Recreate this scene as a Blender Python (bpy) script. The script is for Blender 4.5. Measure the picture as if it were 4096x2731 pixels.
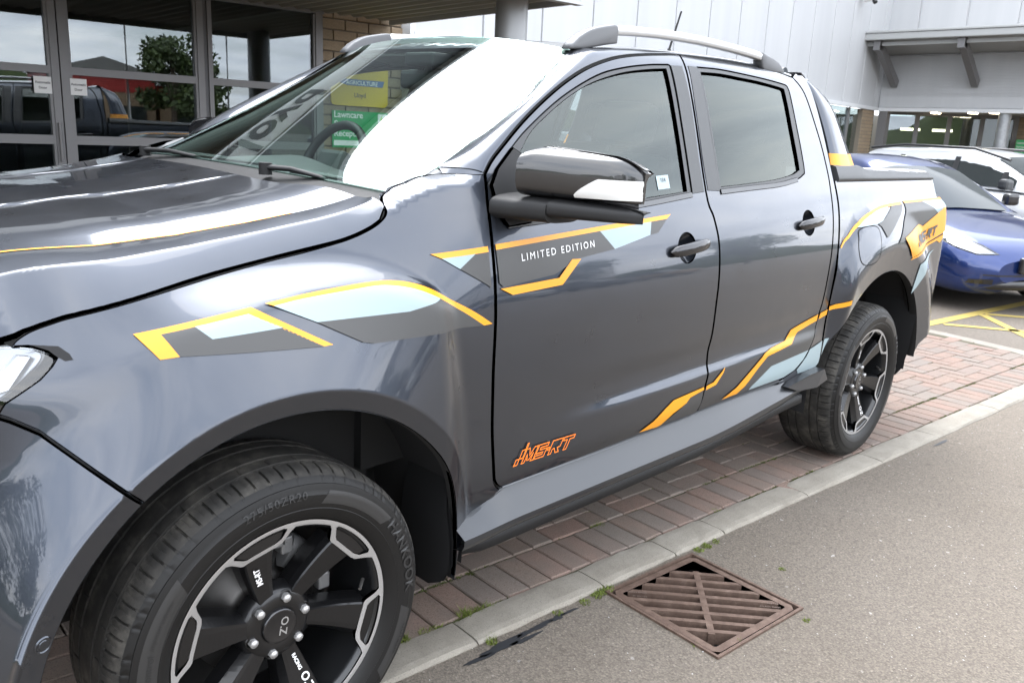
import bpy, bmesh, math, random
import numpy as np
from mathutils import Vector, Matrix
from mathutils.geometry import delaunay_2d_cdt
random.seed(4); RNG = np.random.default_rng(7)
for o in list(bpy.data.objects): bpy.data.objects.remove(o)
SC = bpy.context.scene; COL = SC.collection
R = math.radians

# ------------------------------------------------------------------ camera
cam_d = bpy.data.cameras.new('camera'); cam = bpy.data.objects.new('camera', cam_d); COL.objects.link(cam)
SC.camera = cam
F_PX, YAW, PITCH, ROLL = 3389.18, 0.8088, 0.2413, 0.0454
cf = Vector((math.sin(YAW)*math.cos(PITCH), math.cos(YAW)*math.cos(PITCH), -math.sin(PITCH)))
cr_ = Vector((math.cos(YAW), -math.sin(YAW), 0)); cu = cr_.cross(cf)
cr2 = cr_*math.cos(ROLL)+cu*math.sin(ROLL); cu2 = -cr_*math.sin(ROLL)+cu*math.cos(ROLL)
CAM = Vector((-0.9092, -1.5246, 1.5041))
cam.matrix_world = Matrix(((cr2.x, cu2.x, -cf.x, CAM.x), (cr2.y, cu2.y, -cf.y, CAM.y), (cr2.z, cu2.z, -cf.z, CAM.z), (0, 0, 0, 1)))
cam_d.sensor_width = 36; cam_d.lens = F_PX/4096*36; cam_d.clip_start = .05; cam_d.clip_end = 800
cam_d.dof.use_dof = True; cam_d.dof.focus_distance = 2.6; cam_d.dof.aperture_fstop = 9.0

# ------------------------------------------------------------------ world
SUN_EL, SUN_AZ = R(54), R(24)          # azimuth of the sun: clockwise from +Y, behind thin cloud
W = bpy.data.worlds.new('World'); SC.world = W; W.use_nodes = True
nt = W.node_tree; N = nt.nodes; L = nt.links
for n in list(N): N.remove(n)
out = N.new('ShaderNodeOutputWorld'); bg = N.new('ShaderNodeBackground'); bg.inputs['Strength'].default_value = 0.1
sky = N.new('ShaderNodeTexSky'); sky.sky_type = 'NISHITA'; sky.sun_disc = False
sky.sun_elevation = SUN_EL; sky.sun_rotation = SUN_AZ; sky.air_density = 1.2; sky.dust_density = 2.0
tc = N.new('ShaderNodeTexCoord')
sep = N.new('ShaderNodeSeparateXYZ'); L.new(tc.outputs['Generated'], sep.inputs[0])
mz = N.new('ShaderNodeMath'); mz.operation = 'MAXIMUM'; mz.inputs[1].default_value = 0.0; L.new(sep.outputs['Z'], mz.inputs[0])
az_ = N.new('ShaderNodeMath'); az_.operation = 'ADD'; az_.inputs[1].default_value = 0.16; L.new(mz.outputs[0], az_.inputs[0])
dx = N.new('ShaderNodeMath'); dx.operation = 'DIVIDE'; L.new(sep.outputs['X'], dx.inputs[0]); L.new(az_.outputs[0], dx.inputs[1])
dy = N.new('ShaderNodeMath'); dy.operation = 'DIVIDE'; L.new(sep.outputs['Y'], dy.inputs[0]); L.new(az_.outputs[0], dy.inputs[1])
cmb = N.new('ShaderNodeCombineXYZ'); L.new(dx.outputs[0], cmb.inputs[0]); L.new(dy.outputs[0], cmb.inputs[1])
n1 = N.new('ShaderNodeTexNoise'); n1.inputs['Scale'].default_value = .75; n1.inputs['Detail'].default_value = 9; n1.inputs['Roughness'].default_value = .58; n1.inputs['Distortion'].default_value = .35
L.new(cmb.outputs[0], n1.inputs['Vector'])
n2 = N.new('ShaderNodeTexNoise'); n2.inputs['Scale'].default_value = .9; n2.inputs['Detail'].default_value = 7; n2.inputs['Roughness'].default_value = .6; n2.inputs['Distortion'].default_value = .5
mp2 = N.new('ShaderNodeVectorMath'); mp2.operation = 'ADD'; mp2.inputs[1].default_value = (13.1, 4.7, 2.2); L.new(cmb.outputs[0], mp2.inputs[0]); L.new(mp2.outputs[0], n2.inputs['Vector'])
cov = N.new('ShaderNodeValToRGB'); L.new(n1.outputs['Fac'], cov.inputs[0])
cov.color_ramp.elements[0].position = .30; cov.color_ramp.elements[0].color = (.35, .35, .35, 1)
cov.color_ramp.elements[1].position = .46; cov.color_ramp.elements[1].color = (1, 1, 1, 1)
shade = N.new('ShaderNodeValToRGB'); L.new(n2.outputs['Fac'], shade.inputs[0])
e = shade.color_ramp.elements; e[0].position = .33; e[0].color = (4.9, 5.3, 6.1, 1); e[1].position = .66; e[1].color = (9.4, 9.5, 9.7, 1)
m_ = e.new(.5); m_.color = (7.3, 7.7, 8.4, 1)
mix = N.new('ShaderNodeMix'); mix.data_type = 'RGBA'; L.new(cov.outputs[0], mix.inputs['Factor']); L.new(sky.outputs[0], mix.inputs['A']); L.new(shade.outputs[0], mix.inputs['B'])
sv = N.new('ShaderNodeVectorMath'); sv.operation = 'DOT_PRODUCT'; sv.inputs[1].default_value = (math.sin(SUN_AZ)*math.cos(SUN_EL), math.cos(SUN_AZ)*math.cos(SUN_EL), math.sin(SUN_EL)); L.new(tc.outputs['Generated'], sv.inputs[0])
gm = N.new('ShaderNodeMapRange'); gm.inputs['From Min'].default_value = .78; gm.inputs['From Max'].default_value = 1.0; gm.inputs['To Min'].default_value = 1.0; gm.inputs['To Max'].default_value = 2.6; gm.interpolation_type = 'SMOOTHSTEP'; L.new(sv.outputs['Value'], gm.inputs['Value'])
gx = N.new('ShaderNodeVectorMath'); gx.operation = 'SCALE'; L.new(mix.outputs['Result'], gx.inputs[0]); L.new(gm.outputs['Result'], gx.inputs['Scale']); L.new(gx.outputs[0], bg.inputs['Color']); L.new(bg.outputs[0], out.inputs[0])

# ------------------------------------------------------------------ sun and exposure
sd = bpy.data.lights.new('sun', 'SUN'); sun = bpy.data.objects.new('sun', sd); COL.objects.link(sun)
sd.energy = 0.6; sd.angle = R(70); sd.color = (1, .96, .9)
sdir = Vector((math.sin(SUN_AZ)*math.cos(SUN_EL), math.cos(SUN_AZ)*math.cos(SUN_EL), math.sin(SUN_EL)))
sun.rotation_euler = sdir.to_track_quat('Z', 'Y').to_euler(); sun.location = (0, -20, 30)
SC.render.engine = 'CYCLES'
SC.view_settings.view_transform = 'Standard'; SC.view_settings.look = 'None'; SC.view_settings.gamma = 1
SC.view_settings.use_curve_mapping = False; SC.view_settings.exposure = 2.42
SC.cycles.max_bounces = 8; SC.cycles.transparent_max_bounces = 16; SC.cycles.caustics_reflective = False; SC.cycles.caustics_refractive = False

# ------------------------------------------------------------------ materials
MATS = {}
def pmat(name, col, rough=.5, metal=0., coat=0., coat_r=.03, spec=.5, emit=None, es=0.):
    m = bpy.data.materials.new(name); m.use_nodes = True; b = m.node_tree.nodes['Principled BSDF']
    b.inputs['Base Color'].default_value = (*col, 1); b.inputs['Roughness'].default_value = rough; b.inputs['Metallic'].default_value = metal
    b.inputs['Coat Weight'].default_value = coat; b.inputs['Coat Roughness'].default_value = coat_r
    b.inputs['Specular IOR Level'].default_value = spec
    if emit: b.inputs['Emission Color'].default_value = (*emit, 1); b.inputs['Emission Strength'].default_value = es
    MATS[name] = m; return m
def nodes(m): return m.node_tree.nodes, m.node_tree.links, m.node_tree.nodes['Principled BSDF']
def coords(m, kind='Object', scale=(1, 1, 1)):
    N, L, b = nodes(m); t = N.new('ShaderNodeTexCoord'); mp = N.new('ShaderNodeMapping'); mp.inputs['Scale'].default_value = scale
    L.new(t.outputs[kind], mp.inputs['Vector']); return mp.outputs[0]
def noise(m, vec, scale, detail=4, rough=.55, dist=0.):
    N, L, b = nodes(m); n = N.new('ShaderNodeTexNoise'); n.inputs['Scale'].default_value = scale; n.inputs['Detail'].default_value = detail
    n.inputs['Roughness'].default_value = rough; n.inputs['Distortion'].default_value = dist; L.new(vec, n.inputs['Vector']); return n.outputs['Fac']
def ramp(m, fac, stops):
    N, L, b = nodes(m); r = N.new('ShaderNodeValToRGB'); L.new(fac, r.inputs[0]); el = r.color_ramp.elements
    while len(el) < len(stops): el.new(.5)
    for e, (p, c) in zip(el, stops):
        e.position = p; e.color = (*c, 1) if len(c) == 3 else c
    return r.outputs[0]
def mixc(m, fac, a, b_, mode='MIX'):
    N, L, b = nodes(m); x = N.new('ShaderNodeMix'); x.data_type = 'RGBA'; x.blend_type = mode
    for k, v in (('Factor', fac), ('A', a), ('B', b_)):
        if isinstance(v, (int, float)): x.inputs[k].default_value = v
        elif isinstance(v, tuple): x.inputs[k].default_value = (*v, 1)
        else: L.new(v, x.inputs[k])
    return x.outputs['Result']
def bump(m, h, strength=.3, dist=.01):
    N, L, b = nodes(m); x = N.new('ShaderNodeBump'); x.inputs['Strength'].default_value = strength; x.inputs['Distance'].default_value = dist
    L.new(h, x.inputs['Height']); L.new(x.outputs[0], b.inputs['Normal'])
def setc(m, c): N, L, b = nodes(m); L.new(c, b.inputs['Base Color'])
def setr(m, c): N, L, b = nodes(m); L.new(c, b.inputs['Roughness'])

# car paint: dark metallic grey with a very light film of dust specks
m = pmat('paint', (.046, .053, .068), .24, .9, 1., .02)
v = coords(m); f = noise(m, v, 9, 5); g = noise(m, v, 420, 2)
setr(m, ramp(m, f, [(.3, (.27,)*3), (.75, (.36,)*3)]))
N_, L_, b_ = nodes(m); L_.new(ramp(m, f, [(.35, (.018,)*3), (.8, (.06,)*3)]), b_.inputs['Coat Roughness'])
setc(m, mixc(m, ramp(m, g, [(.73, (0, 0, 0)), (.80, (1, 1, 1))]), (.046, .053, .068), (.10, .10, .10)))
pmat('gloss_black', (.006, .006, .007), .25, 0, 1., .02)
m = pmat('black_plastic', (.009, .009, .0095), .55, spec=.35); v = coords(m); bump(m, noise(m, v, 900, 2), .12, .001)
pmat('skirt_grey', (.05, .053, .058), .38, .6, .35, .1); pmat('satin_grey', (.035, .037, .039), .45); pmat('arch_black', (.008, .008, .009), .75); pmat('gap_black', (.004, .004, .004), .8)
pmat('trim_grey', (.10, .103, .108), .45, .2)
pmat('gold_vinyl', (.74, .30, .010), .4, 0, .15, .2); pmat('light_vinyl', (.27, .35, .375), .4, 0, .25, .15); pmat('dark_vinyl', (.042, .042, .0415), .45, 0, .15, .25)
pmat('orange_line', (.95, .22, .02), .4); pmat('white_print', (.85, .85, .85), .4); pmat('dark_print', (.03, .03, .035), .4)
pmat('alloy', (.42, .415, .41), .35, .6); pmat('rail_alloy', (.62, .63, .64), .38, .5); pmat('chrome', (.8, .8, .82), .08, 1.); pmat('smoked_chrome', (.07, .07, .073), .12, .9)
pmat('wheel_black', (.006, .006, .0065), .3, 0, .3, .06, .35); pmat('wheel_dark', (.012, .0125, .0135), .3, .3, .4, .08)
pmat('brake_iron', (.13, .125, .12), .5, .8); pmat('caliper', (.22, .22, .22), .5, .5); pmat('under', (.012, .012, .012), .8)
m = pmat('rubber', (.03, .029, .027), .75, spec=.3); v = coords(m); f = noise(m, v, 14, 6, .65)
setc(m, ramp(m, f, [(.30, (.016, .0156, .015)), (.50, (.034, .032, .029)), (.72, (.09, .083, .072))])); bump(m, noise(m, v, 260, 3), .15, .002)
m = pmat('sidewall', (.0075, .0072, .007), .5, spec=.3); pmat('sidewall_print', (.017, .017, .017), .5)
pmat('seat_cloth', (.03, .03, .032), .85); pmat('dash', (.035, .036, .037), .6); pmat('headliner', (.32, .32, .31), .9); pmat('indicator_lens', (.62, .62, .60), .18, 0, 1., .03)
pmat('lamp_shell', (.30, .31, .33), .22, .8); pmat('lamp_white', (.7, .72, .75), .2, 0, 1.); pmat('lamp_red', (.4, .02, .02), .15, 0, 1.); pmat('orange_lamp', (.9, .3, .05), .3)
def glass(name, tint, base, gain, rough=.0, col=(1, 1, 1)):
    m = bpy.data.materials.new(name); m.use_nodes = True; nt = m.node_tree; N, L = nt.nodes, nt.links
    for n in list(N): N.remove(n)
    o = N.new('ShaderNodeOutputMaterial'); t = N.new('ShaderNodeBsdfTransparent'); t.inputs[0].default_value = (*tint, 1)
    g = N.new('ShaderNodeBsdfGlossy'); g.inputs['Roughness'].default_value = rough; g.inputs['Color'].default_value = (*col, 1)
    gm_ = N.new('ShaderNodeNewGeometry'); dp = N.new('ShaderNodeVectorMath'); dp.operation = 'DOT_PRODUCT'; L.new(gm_.outputs['Incoming'], dp.inputs[0]); L.new(gm_.outputs['Normal'], dp.inputs[1])
    ab = N.new('ShaderNodeMath'); ab.operation = 'ABSOLUTE'; L.new(dp.outputs['Value'], ab.inputs[0]); om = N.new('ShaderNodeMath'); om.operation = 'SUBTRACT'; om.inputs[0].default_value = 1.; L.new(ab.outputs[0], om.inputs[1])
    pw = N.new('ShaderNodeMath'); pw.operation = 'POWER'; pw.inputs[1].default_value = 5.; L.new(om.outputs[0], pw.inputs[0]); f = N.new('ShaderNodeMath'); f.operation = 'MULTIPLY_ADD'; f.inputs[1].default_value = .957; f.inputs[2].default_value = .043; L.new(pw.outputs[0], f.inputs[0])
    a = N.new('ShaderNodeMath'); a.operation = 'MULTIPLY_ADD'; a.inputs[1].default_value = gain; a.inputs[2].default_value = base; a.use_clamp = True
    L.new(f.outputs[0], a.inputs[0]); x = N.new('ShaderNodeMixShader'); L.new(a.outputs[0], x.inputs[0]); L.new(t.outputs[0], x.inputs[1]); L.new(g.outputs[0], x.inputs[2]); L.new(x.outputs[0], o.inputs[0])
    MATS[name] = m; return m
glass('windscreen', (.76, .90, .85), .01, 1.2, col=(.93, 1, .98)); glass('side_glass', (.62, .72, .68), .02, 1.2, col=(.93, 1, .97)); glass('privacy_glass', (.15, .175, .165), .0, 1.15, col=(.93, 1, .97))
glass('shop_glass', (.50, .55, .54), .05, 1.5, col=(.92, .96, 1)); glass('lens_glass', (.9, .92, .94), .02, 1.4)
# setting materials
m = pmat('asphalt', (.2, .19, .18), .85); v = coords(m); N_, L_, b_ = nodes(m)
vor = N_.new('ShaderNodeTexVoronoi'); vor.inputs['Scale'].default_value = 170; L_.new(v, vor.inputs['Vector'])
vor2 = N_.new('ShaderNodeTexVoronoi'); vor2.inputs['Scale'].default_value = 95; L_.new(v, vor2.inputs['Vector'])
cell = ramp(m, vor.outputs['Color'], [(.0, (.092, .077, .062)), (.45, (.136, .116, .095)), (.85, (.17, .145, .119)), (1., (.235, .208, .176))])
edge = ramp(m, vor.outputs['Distance'], [(.0, (1.05,)*3), (.55, (.92,)*3), (.9, (.66,)*3)])
c = mixc(m, 1., cell, edge, 'MULTIPLY')
c = mixc(m, ramp(m, vor2.outputs['Color'], [(.955, (0, 0, 0)), (.975, (1, 1, 1))]), c, (.28, .265, .245))
c = mixc(m, ramp(m, noise(m, v, .9, 5, .6), [(.35, (.0,)*3), (.7, (.55,)*3)]), c, mixc(m, 1., c, (.80, .77, .72), 'MULTIPLY'))
c = mixc(m, ramp(m, noise(m, v, 3.1, 6, .65), [(.62, (0, 0, 0)), (.75, (.6,)*3)]), c, mixc(m, 1., c, (.62, .60, .58), 'MULTIPLY'))
c = mixc(m, ramp(m, noise(m, v, .35, 3, .5, .6), [(.38, (.0,)*3), (.62, (.5,)*3)]), c, mixc(m, 1., c, (1.22, 1.2, 1.16), 'MULTIPLY')); c = mixc(m, ramp(m, noise(m, v, 11, 4, .7), [(.66, (0, 0, 0)), (.72, (.35,)*3)]), c, mixc(m, 1., c, (.55, .54, .54), 'MULTIPLY')); setc(m, c); bump(m, mixc(m, .5, vor.outputs['Distance'], noise(m, v, 300, 3)), .65, .004)
pmat('bitumen', (.022, .023, .026), .55)
m = pmat('kerb', (.42, .385, .33), .85); v = coords(m); f = noise(m, v, 7, 6, .65); g = noise(m, v, 240, 3, .7)
c = ramp(m, f, [(.3, (.20, .178, .146)), (.6, (.258, .236, .198)), (.8, (.295, .27, .23))]); c = mixc(m, ramp(m, g, [(.30, (1, 1, 1)), (.45, (0, 0, 0))]), c, (.13, .115, .10)); c = mixc(m, ramp(m, g, [(.62, (0, 0, 0)), (.75, (1, 1, 1))]), c, (.36, .34, .30)); setc(m, c); bump(m, g, .5, .003)
m = pmat('paver', (.3, .2, .16), .9); v = coords(m); N_, L_, b_ = nodes(m); oi = N_.new('ShaderNodeObjectInfo')
base = ramp(m, oi.outputs['Random'], [(0, (.205, .158, .128)), (.3, (.228, .155, .124)), (.55, (.195, .164, .140)), (.8, (.240, .158, .126)), (1, (.185, .154, .134))])
wn = N_.new('ShaderNodeMapping'); L_.new(v, wn.inputs['Vector']); L_.new(oi.outputs['Random'], wn.inputs['Location'])
g = noise(m, wn.outputs[0], 210, 4, .75); f = noise(m, wn.outputs[0], 12, 4)
c = mixc(m, ramp(m, g, [(.34, (1, 1, 1)), (.47, (0, 0, 0))]), base, (.085, .066, .055)); c = mixc(m, ramp(m, g, [(.60, (0, 0, 0)), (.72, (.9,)*3)]), c, (.30, .26, .23)); c = mixc(m, ramp(m, f, [(.4, (0, 0, 0)), (.75, (.5,)*3)]), c, (.14, .122, .105)); setc(m, c); bump(m, g, .6, .003)
m = pmat('joint_sand', (.12, .105, .08), .95); v = coords(m); f = noise(m, v, 5, 5); setc(m, ramp(m, f, [(.4, (.085, .072, .056)), (.6, (.075, .07, .04)), (.75, (.06, .075, .022))]))
pmat('moss', (.065, .085, .012), .9); pmat('grass_blade', (.12, .155, .022), .7)
m = pmat('cast_iron', (.09, .06, .045), .6, .25); v = coords(m); f = noise(m, v, 26, 6, .7); setc(m, ramp(m, f, [(.3, (.075, .046, .034)), (.55, (.125, .082, .062)), (.75, (.19, .134, .106))])); bump(m, noise(m, v, 220, 3), .35, .002)
pmat('iron_print', (.16, .12, .10), .6, .2)
m = pmat('yellow_paint', (.62, .46, .09), .8); v = coords(m); f = noise(m, v, 60, 5, .7); setc(m, ramp(m, f, [(.28, (.13, .115, .07)), (.42, (.36, .27, .07)), (.8, (.42, .32, .09))]))
m = pmat('stone_brick', (.45, .36, .25), .9); v = coords(m); N_, L_, b_ = nodes(m); oi = N_.new('ShaderNodeObjectInfo'); base = ramp(m, oi.outputs['Random'], [(0, (.30, .225, .15)), (.5, (.34, .265, .18)), (1, (.27, .215, .15))]); f = noise(m, v, 60, 5, .7); setc(m, mixc(m, ramp(m, f, [(.4, (.5,)*3), (.6, (0, 0, 0))]), base, (.20, .155, .11))); bump(m, f, .4, .004)
pmat('mortar', (.18, .152, .12), .95)
pmat('alu_frame', (.19, .187, .19), .45, .35); pmat('alu_dark', (.12, .12, .125), .5, .3)
m = pmat('cladding', (.70, .715, .735), .45); v = coords(m, 'Object', (3., 3., .12)); f = noise(m, v, .9, 6, .6); setc(m, ramp(m, f, [(.3, (.43, .44, .452)), (.7, (.475, .484, .494))]))
pmat('cladding_seam', (.62, .63, .64), .4); pmat('fascia', (.36, .366, .362), .5); pmat('dark_clad', (.04, .044, .05), .5); pmat('soffit', (.22, .21, .188), .7); pmat('soffit2', (.38, .37, .36), .8)
pmat('column_paint', (.33, .34, .35), .45, .4); pmat('room_wall', (.20, .19, .165), .9); pmat('room_floor', (.12, .11, .10), .6); pmat('room_dark', (.05, .048, .045), .9)
m = pmat('galvanised', (.55, .57, .59), .45, .5); v = coords(m); f = noise(m, v, 9, 5, .7); setc(m, ramp(m, f, [(.35, (.26, .273, .285)), (.7, (.40, .41, .42))]))
pmat('sign_yellow', (.62, .43, .01), .4); pmat('sign_green', (.012, .35, .11), .4); pmat('sign_white', (.85, .87, .85), .4); pmat('sign_blue', (.05, .13, .33), .4); pmat('letter_black', (.02, .02, .022), .4); pmat('paper', (.8, .8, .8), .7); pmat('logo_green', (.30, .60, .08), .4)
pmat('tube_light', (1, .9, .7), .5, emit=(1, .86, .6), es=3.0); pmat('roof_sheet', (.42, .40, .37), .8); pmat('cctv', (.85, .86, .86), .35)
m = pmat('car_blue', (.007, .026, .125), .28, .55, 1., .02); pmat('car_white', (.52, .53, .54), .3, 0, 1., .03); pmat('car_glass', (.02, .025, .025), .06, 0, .0, .0, .4); pmat('car_black', (.01, .01, .011), .3, 0, .5)
pmat('car_red', (.32, .02, .018), .3, 0, 1.); pmat('car_silver', (.42, .43, .44), .3, .7, 1.); pmat('plate_white', (.82, .83, .8), .4)
m = pmat('leaf', (.06, .10, .02), .6); N_, L_, b_ = nodes(m); oi = coords(m); f = noise(m, oi, 2.2, 4); setc(m, ramp(m, f, [(.3, (.024, .042, .010)), (.6, (.05, .078, .017)), (.8, (.08, .10, .027))]))
pmat('bark', (.08, .06, .045), .9); pmat('red_clad', (.26, .018, .015), .5); pmat('tan_wall', (.19, .135, .085), .8); pmat('roof_grey', (.12, .12, .115), .7); pmat('post_grey', (.35, .36, .36), .5, .3); pmat('stone_white', (.38, .37, .35), .8)
M = MATS
LEAN = .02
def _nspline(xs,ys):
    xs=np.array(xs,float);ys=np.array(ys,float);n=len(xs);h=np.diff(xs)
    A=np.zeros((n,n));b=np.zeros(n);A[0,0]=A[-1,-1]=1
    for i in range(1,n-1):
        A[i,i-1]=h[i-1];A[i,i]=2*(h[i-1]+h[i]);A[i,i+1]=h[i]
        b[i]=6*((ys[i+1]-ys[i])/h[i]-(ys[i]-ys[i-1])/h[i-1])
    m=np.linalg.solve(A,b)
    def f(x):
        x=np.asarray(x,float);i=np.clip(np.searchsorted(xs,x)-1,0,n-2)
        t0=xs[i+1]-x;t1=x-xs[i];hi=h[i]
        return m[i]*t0**3/(6*hi)+m[i+1]*t1**3/(6*hi)+(ys[i]/hi-m[i]*hi/6)*t0+(ys[i+1]/hi-m[i+1]*hi/6)*t1
    return f
DP=_nspline([.30,.40,.48,.55,.62,.70,.80,.90,1.0,1.07,1.15,1.25,1.33,1.40,1.50,1.60,1.70,1.76,1.80,1.83],
            [.12,.075,.045,.031,.026,.025,.022,.021,.024,.031,.045,.070,.097,.124,.163,.204,.249,.283,.322,.372])
def sm(t):
    t=np.clip(t,0,1);return t*t*(3-2*t)
RC=_nspline([-.8,-.4,-.04,.1,.257,.393,.5,.607,.8],[.80,.77,.763,.786,.821,.841,.859,.883,.92])
def S(x,z):
    x=np.asarray(x,float);z=np.asarray(z,float)
    y=DP(np.clip(z,.3,1.83))
    # crease on the doors
    zc=.70+.020*(x-.8)
    A=.013*sm((x-.78)/.5)*sm((2.75-x)/.25)
    y=y-A*sm((zc+.008-z)/.045)*sm((z-.50)/.10)+A*.5*np.exp(-((z-zc-.05)/.045)**2)
    wx=sm((.66-x)/.8)
    y=y+.105*sm((z-.98)/.30)*wx
    r=np.hypot(x+.009,z-.385)
    xw=np.clip(-.2-x,0,.5)
    y=y+1.0*xw**2*sm((r-.53)/.18)
    # front flare: a face rising from the lip, a shoulder at the crest, blended with the wing
    rc=RC(np.clip(x,-.8,.8));rl=.578
    slope=.40-.20*sm((x-.0)/.45);steep=.15+1.25*sm((x+.40)/.35)
    dr=r-rc;sp=.5*(dr+.012+np.sqrt((dr+.012)**2+.010**2))
    yf=-.045+slope*np.clip(r-rl,0,1)+steep*sp*np.where(r>rl,1,0)+.115*sm((x-.40)/.26)+1.0*xw**2*sm((r-.53)/.18)
    lip=-.045+np.clip(rl-r,0,.1)*.30+.115*sm((x-.40)/.26)
    yf=np.where(r<rl,lip,yf)
    k=.022;h=np.clip(.5+.5*(y-yf)/k,0,1);ym=y*(1-h)+yf*h-k*h*(1-h)
    y=np.where(x<.8,ym,y)
    # rear flare
    r2=np.hypot(x-3.22,z-.385)
    zc=np.interp(x,[2.6,2.68,2.72,2.80,2.90,3.05,3.25,3.6,4.2],[.5,.85,1.02,1.12,1.185,1.225,1.245,1.255,1.262])
    gR=sm((zc+.03-z)/.075)*sm((x-2.70)/.11)
    y=y*(1-.55*gR)+(-.02)*.55*gR
    tl=sm((.86-r2)/(.86-.67))*gR
    lip2=-.045+np.clip(.67-r2,0,.15)*.18
    y=y*(1-tl)+lip2*tl
    y=y+2.2*np.clip(x-3.95,0,.3)**2
    # the wing rolls in to the screen corner
    zf=np.interp(x,[.30,.354,.393,.445,.506,.575,.62,.66],[1.30,1.322,1.350,1.369,1.386,1.392,1.40,1.42])
    y=y+.068*np.clip((z-zf+.028)/.028,0,1.3)**2*(1-sm((x-.585)/.06))*sm((x-.33)/.05)
    return y

# ------------------------------------------------------------------ mesh helpers
def tag(o, label=None, cat=None, group=None, kind=None):
    if label: o['label'] = label
    if cat: o['category'] = cat
    if group: o['group'] = group
    if kind: o['kind'] = kind
    return o
def empty(name, loc=(0, 0, 0), rz=0., parent=None):
    o = bpy.data.objects.new(name, None); COL.objects.link(o); o.location = loc; o.rotation_euler = (0, 0, rz); o.empty_display_size = .1
    if parent: o.parent = parent
    return o
def link(name, me, mats, parent=None):
    for m in (mats if isinstance(mats, (list, tuple)) else [mats]): me.materials.append(M[m] if isinstance(m, str) else m)
    o = bpy.data.objects.new(name, me); COL.objects.link(o)
    if parent: o.parent = parent
    return o
def mk(name, V, F, mats, parent=None, smooth=False, normals=None, mi=None):
    me = bpy.data.meshes.new(name); me.from_pydata([tuple(map(float, v)) for v in V], [], [tuple(map(int, f)) for f in F])
    if smooth or normals is not None: me.polygons.foreach_set('use_smooth', [True]*len(me.polygons))
    if mi is not None: me.polygons.foreach_set('material_index', list(mi))
    me.update()
    if normals is not None: me.normals_split_custom_set_from_vertices([tuple(map(float, n)) for n in normals])
    return link(name, me, mats, parent)
class MB:
    """collects boxes, tubes and prisms of ONE object"""
    def __init__(s): s.V = []; s.F = []; s.MI = []; s.SM = []
    def add(s, V, F, mi=0, sm=False):
        b = len(s.V); s.V += [tuple(map(float, v)) for v in V]; s.F += [tuple(b+int(i) for i in f) for f in F]; s.MI += [mi]*len(F); s.SM += [sm]*len(F); return s
    def box(s, x0, x1, y0, y1, z0, z1, mi=0, mat=None):
        V = [(x, y, z) for x in (x0, x1) for y in (y0, y1) for z in (z0, z1)]
        if mat is not None: V = [tuple(mat @ Vector(v)) for v in V]
        return s.add(V, [(0, 1, 3, 2), (4, 6, 7, 5), (0, 4, 5, 1), (2, 3, 7, 6), (0, 2, 6, 4), (1, 5, 7, 3)], mi)
    def bbox(s, x0, x1, y0, y1, z0, z1, b=.005, mi=0, mat=None):
        bm = bmesh.new(); bmesh.ops.create_cube(bm, size=1)
        for v in bm.verts: v.co = Vector(((x0+x1)/2+v.co.x*(x1-x0), (y0+y1)/2+v.co.y*(y1-y0), (z0+z1)/2+v.co.z*(z1-z0)))
        bmesh.ops.bevel(bm, geom=bm.edges[:], offset=b, segments=2, profile=.5, affect='EDGES')
        bm.verts.index_update(); V = [v.co.copy() for v in bm.verts]; F = [[v.index for v in f.verts] for f in bm.faces]; bm.free()
        if mat is not None: V = [mat @ v for v in V]
        return s.add(V, F, mi)
    def tube(s, pts, r, n=10, mi=0, caps=True, flat=None):
        P = [Vector(p) for p in pts]; rs = r if isinstance(r, (list, tuple)) else [r]*len(P); V = []; F = []; up = Vector((0, 0, 1))
        for i, p in enumerate(P):
            t = (P[min(i+1, len(P)-1)]-P[max(i-1, 0)]).normalized(); a = t.cross(up)
            if a.length < 1e-3: a = t.cross(Vector((1, 0, 0)))
            a.normalize(); b = a.cross(t)
            for k in range(n):
                q = 2*math.pi*k/n; V.append(p+(a*math.cos(q)+b*math.sin(q)*(flat or 1))*rs[i])
        for i in range(len(P)-1):
            for k in range(n): F.append((i*n+k, i*n+(k+1) % n, (i+1)*n+(k+1) % n, (i+1)*n+k))
        s.add(V, F, mi, True)
        if caps: s.add([V[k] for k in range(n)], [tuple(range(n))], mi); s.add([V[(len(P)-1)*n+k] for k in range(n)], [tuple(range(n-1, -1, -1))], mi)
        return s
    def prism(s, poly, fn, h0, h1, mi=0):
        """poly in 2D, fn(a,b,h)->3D; capped prism between heights h0,h1"""
        n = len(poly); V = [fn(a, b, h0) for a, b in poly]+[fn(a, b, h1) for a, b in poly]
        return s.add(V, [tuple(range(n-1, -1, -1)), tuple(range(n, 2*n))]+[(i, (i+1) % n, n+(i+1) % n, n+i) for i in range(n)], mi)
    def grid(s, G, mi=0, close_u=False, close_v=False, sm=True):
        nu, nv = len(G), len(G[0]); V = [p for row in G for p in row]; F = []
        for i in range(nu if close_u else nu-1):
            for j in range(nv if close_v else nv-1):
                a, b = i, (i+1) % nu; c, d = j, (j+1) % nv; F.append((a*nv+c, b*nv+c, b*nv+d, a*nv+d))
        return s.add(V, F, mi, sm)
    def obj(s, name, mats, parent=None, recalc=True, auto=True):
        me = bpy.data.meshes.new(name); me.from_pydata(s.V, [], s.F); me.polygons.foreach_set('material_index', s.MI); me.polygons.foreach_set('use_smooth', s.SM); me.update()
        if recalc:
            bm = bmesh.new(); bm.from_mesh(me); bmesh.ops.recalc_face_normals(bm, faces=bm.faces[:]); bm.to_mesh(me); bm.free()
        return link(name, me, mats, parent)
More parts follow.
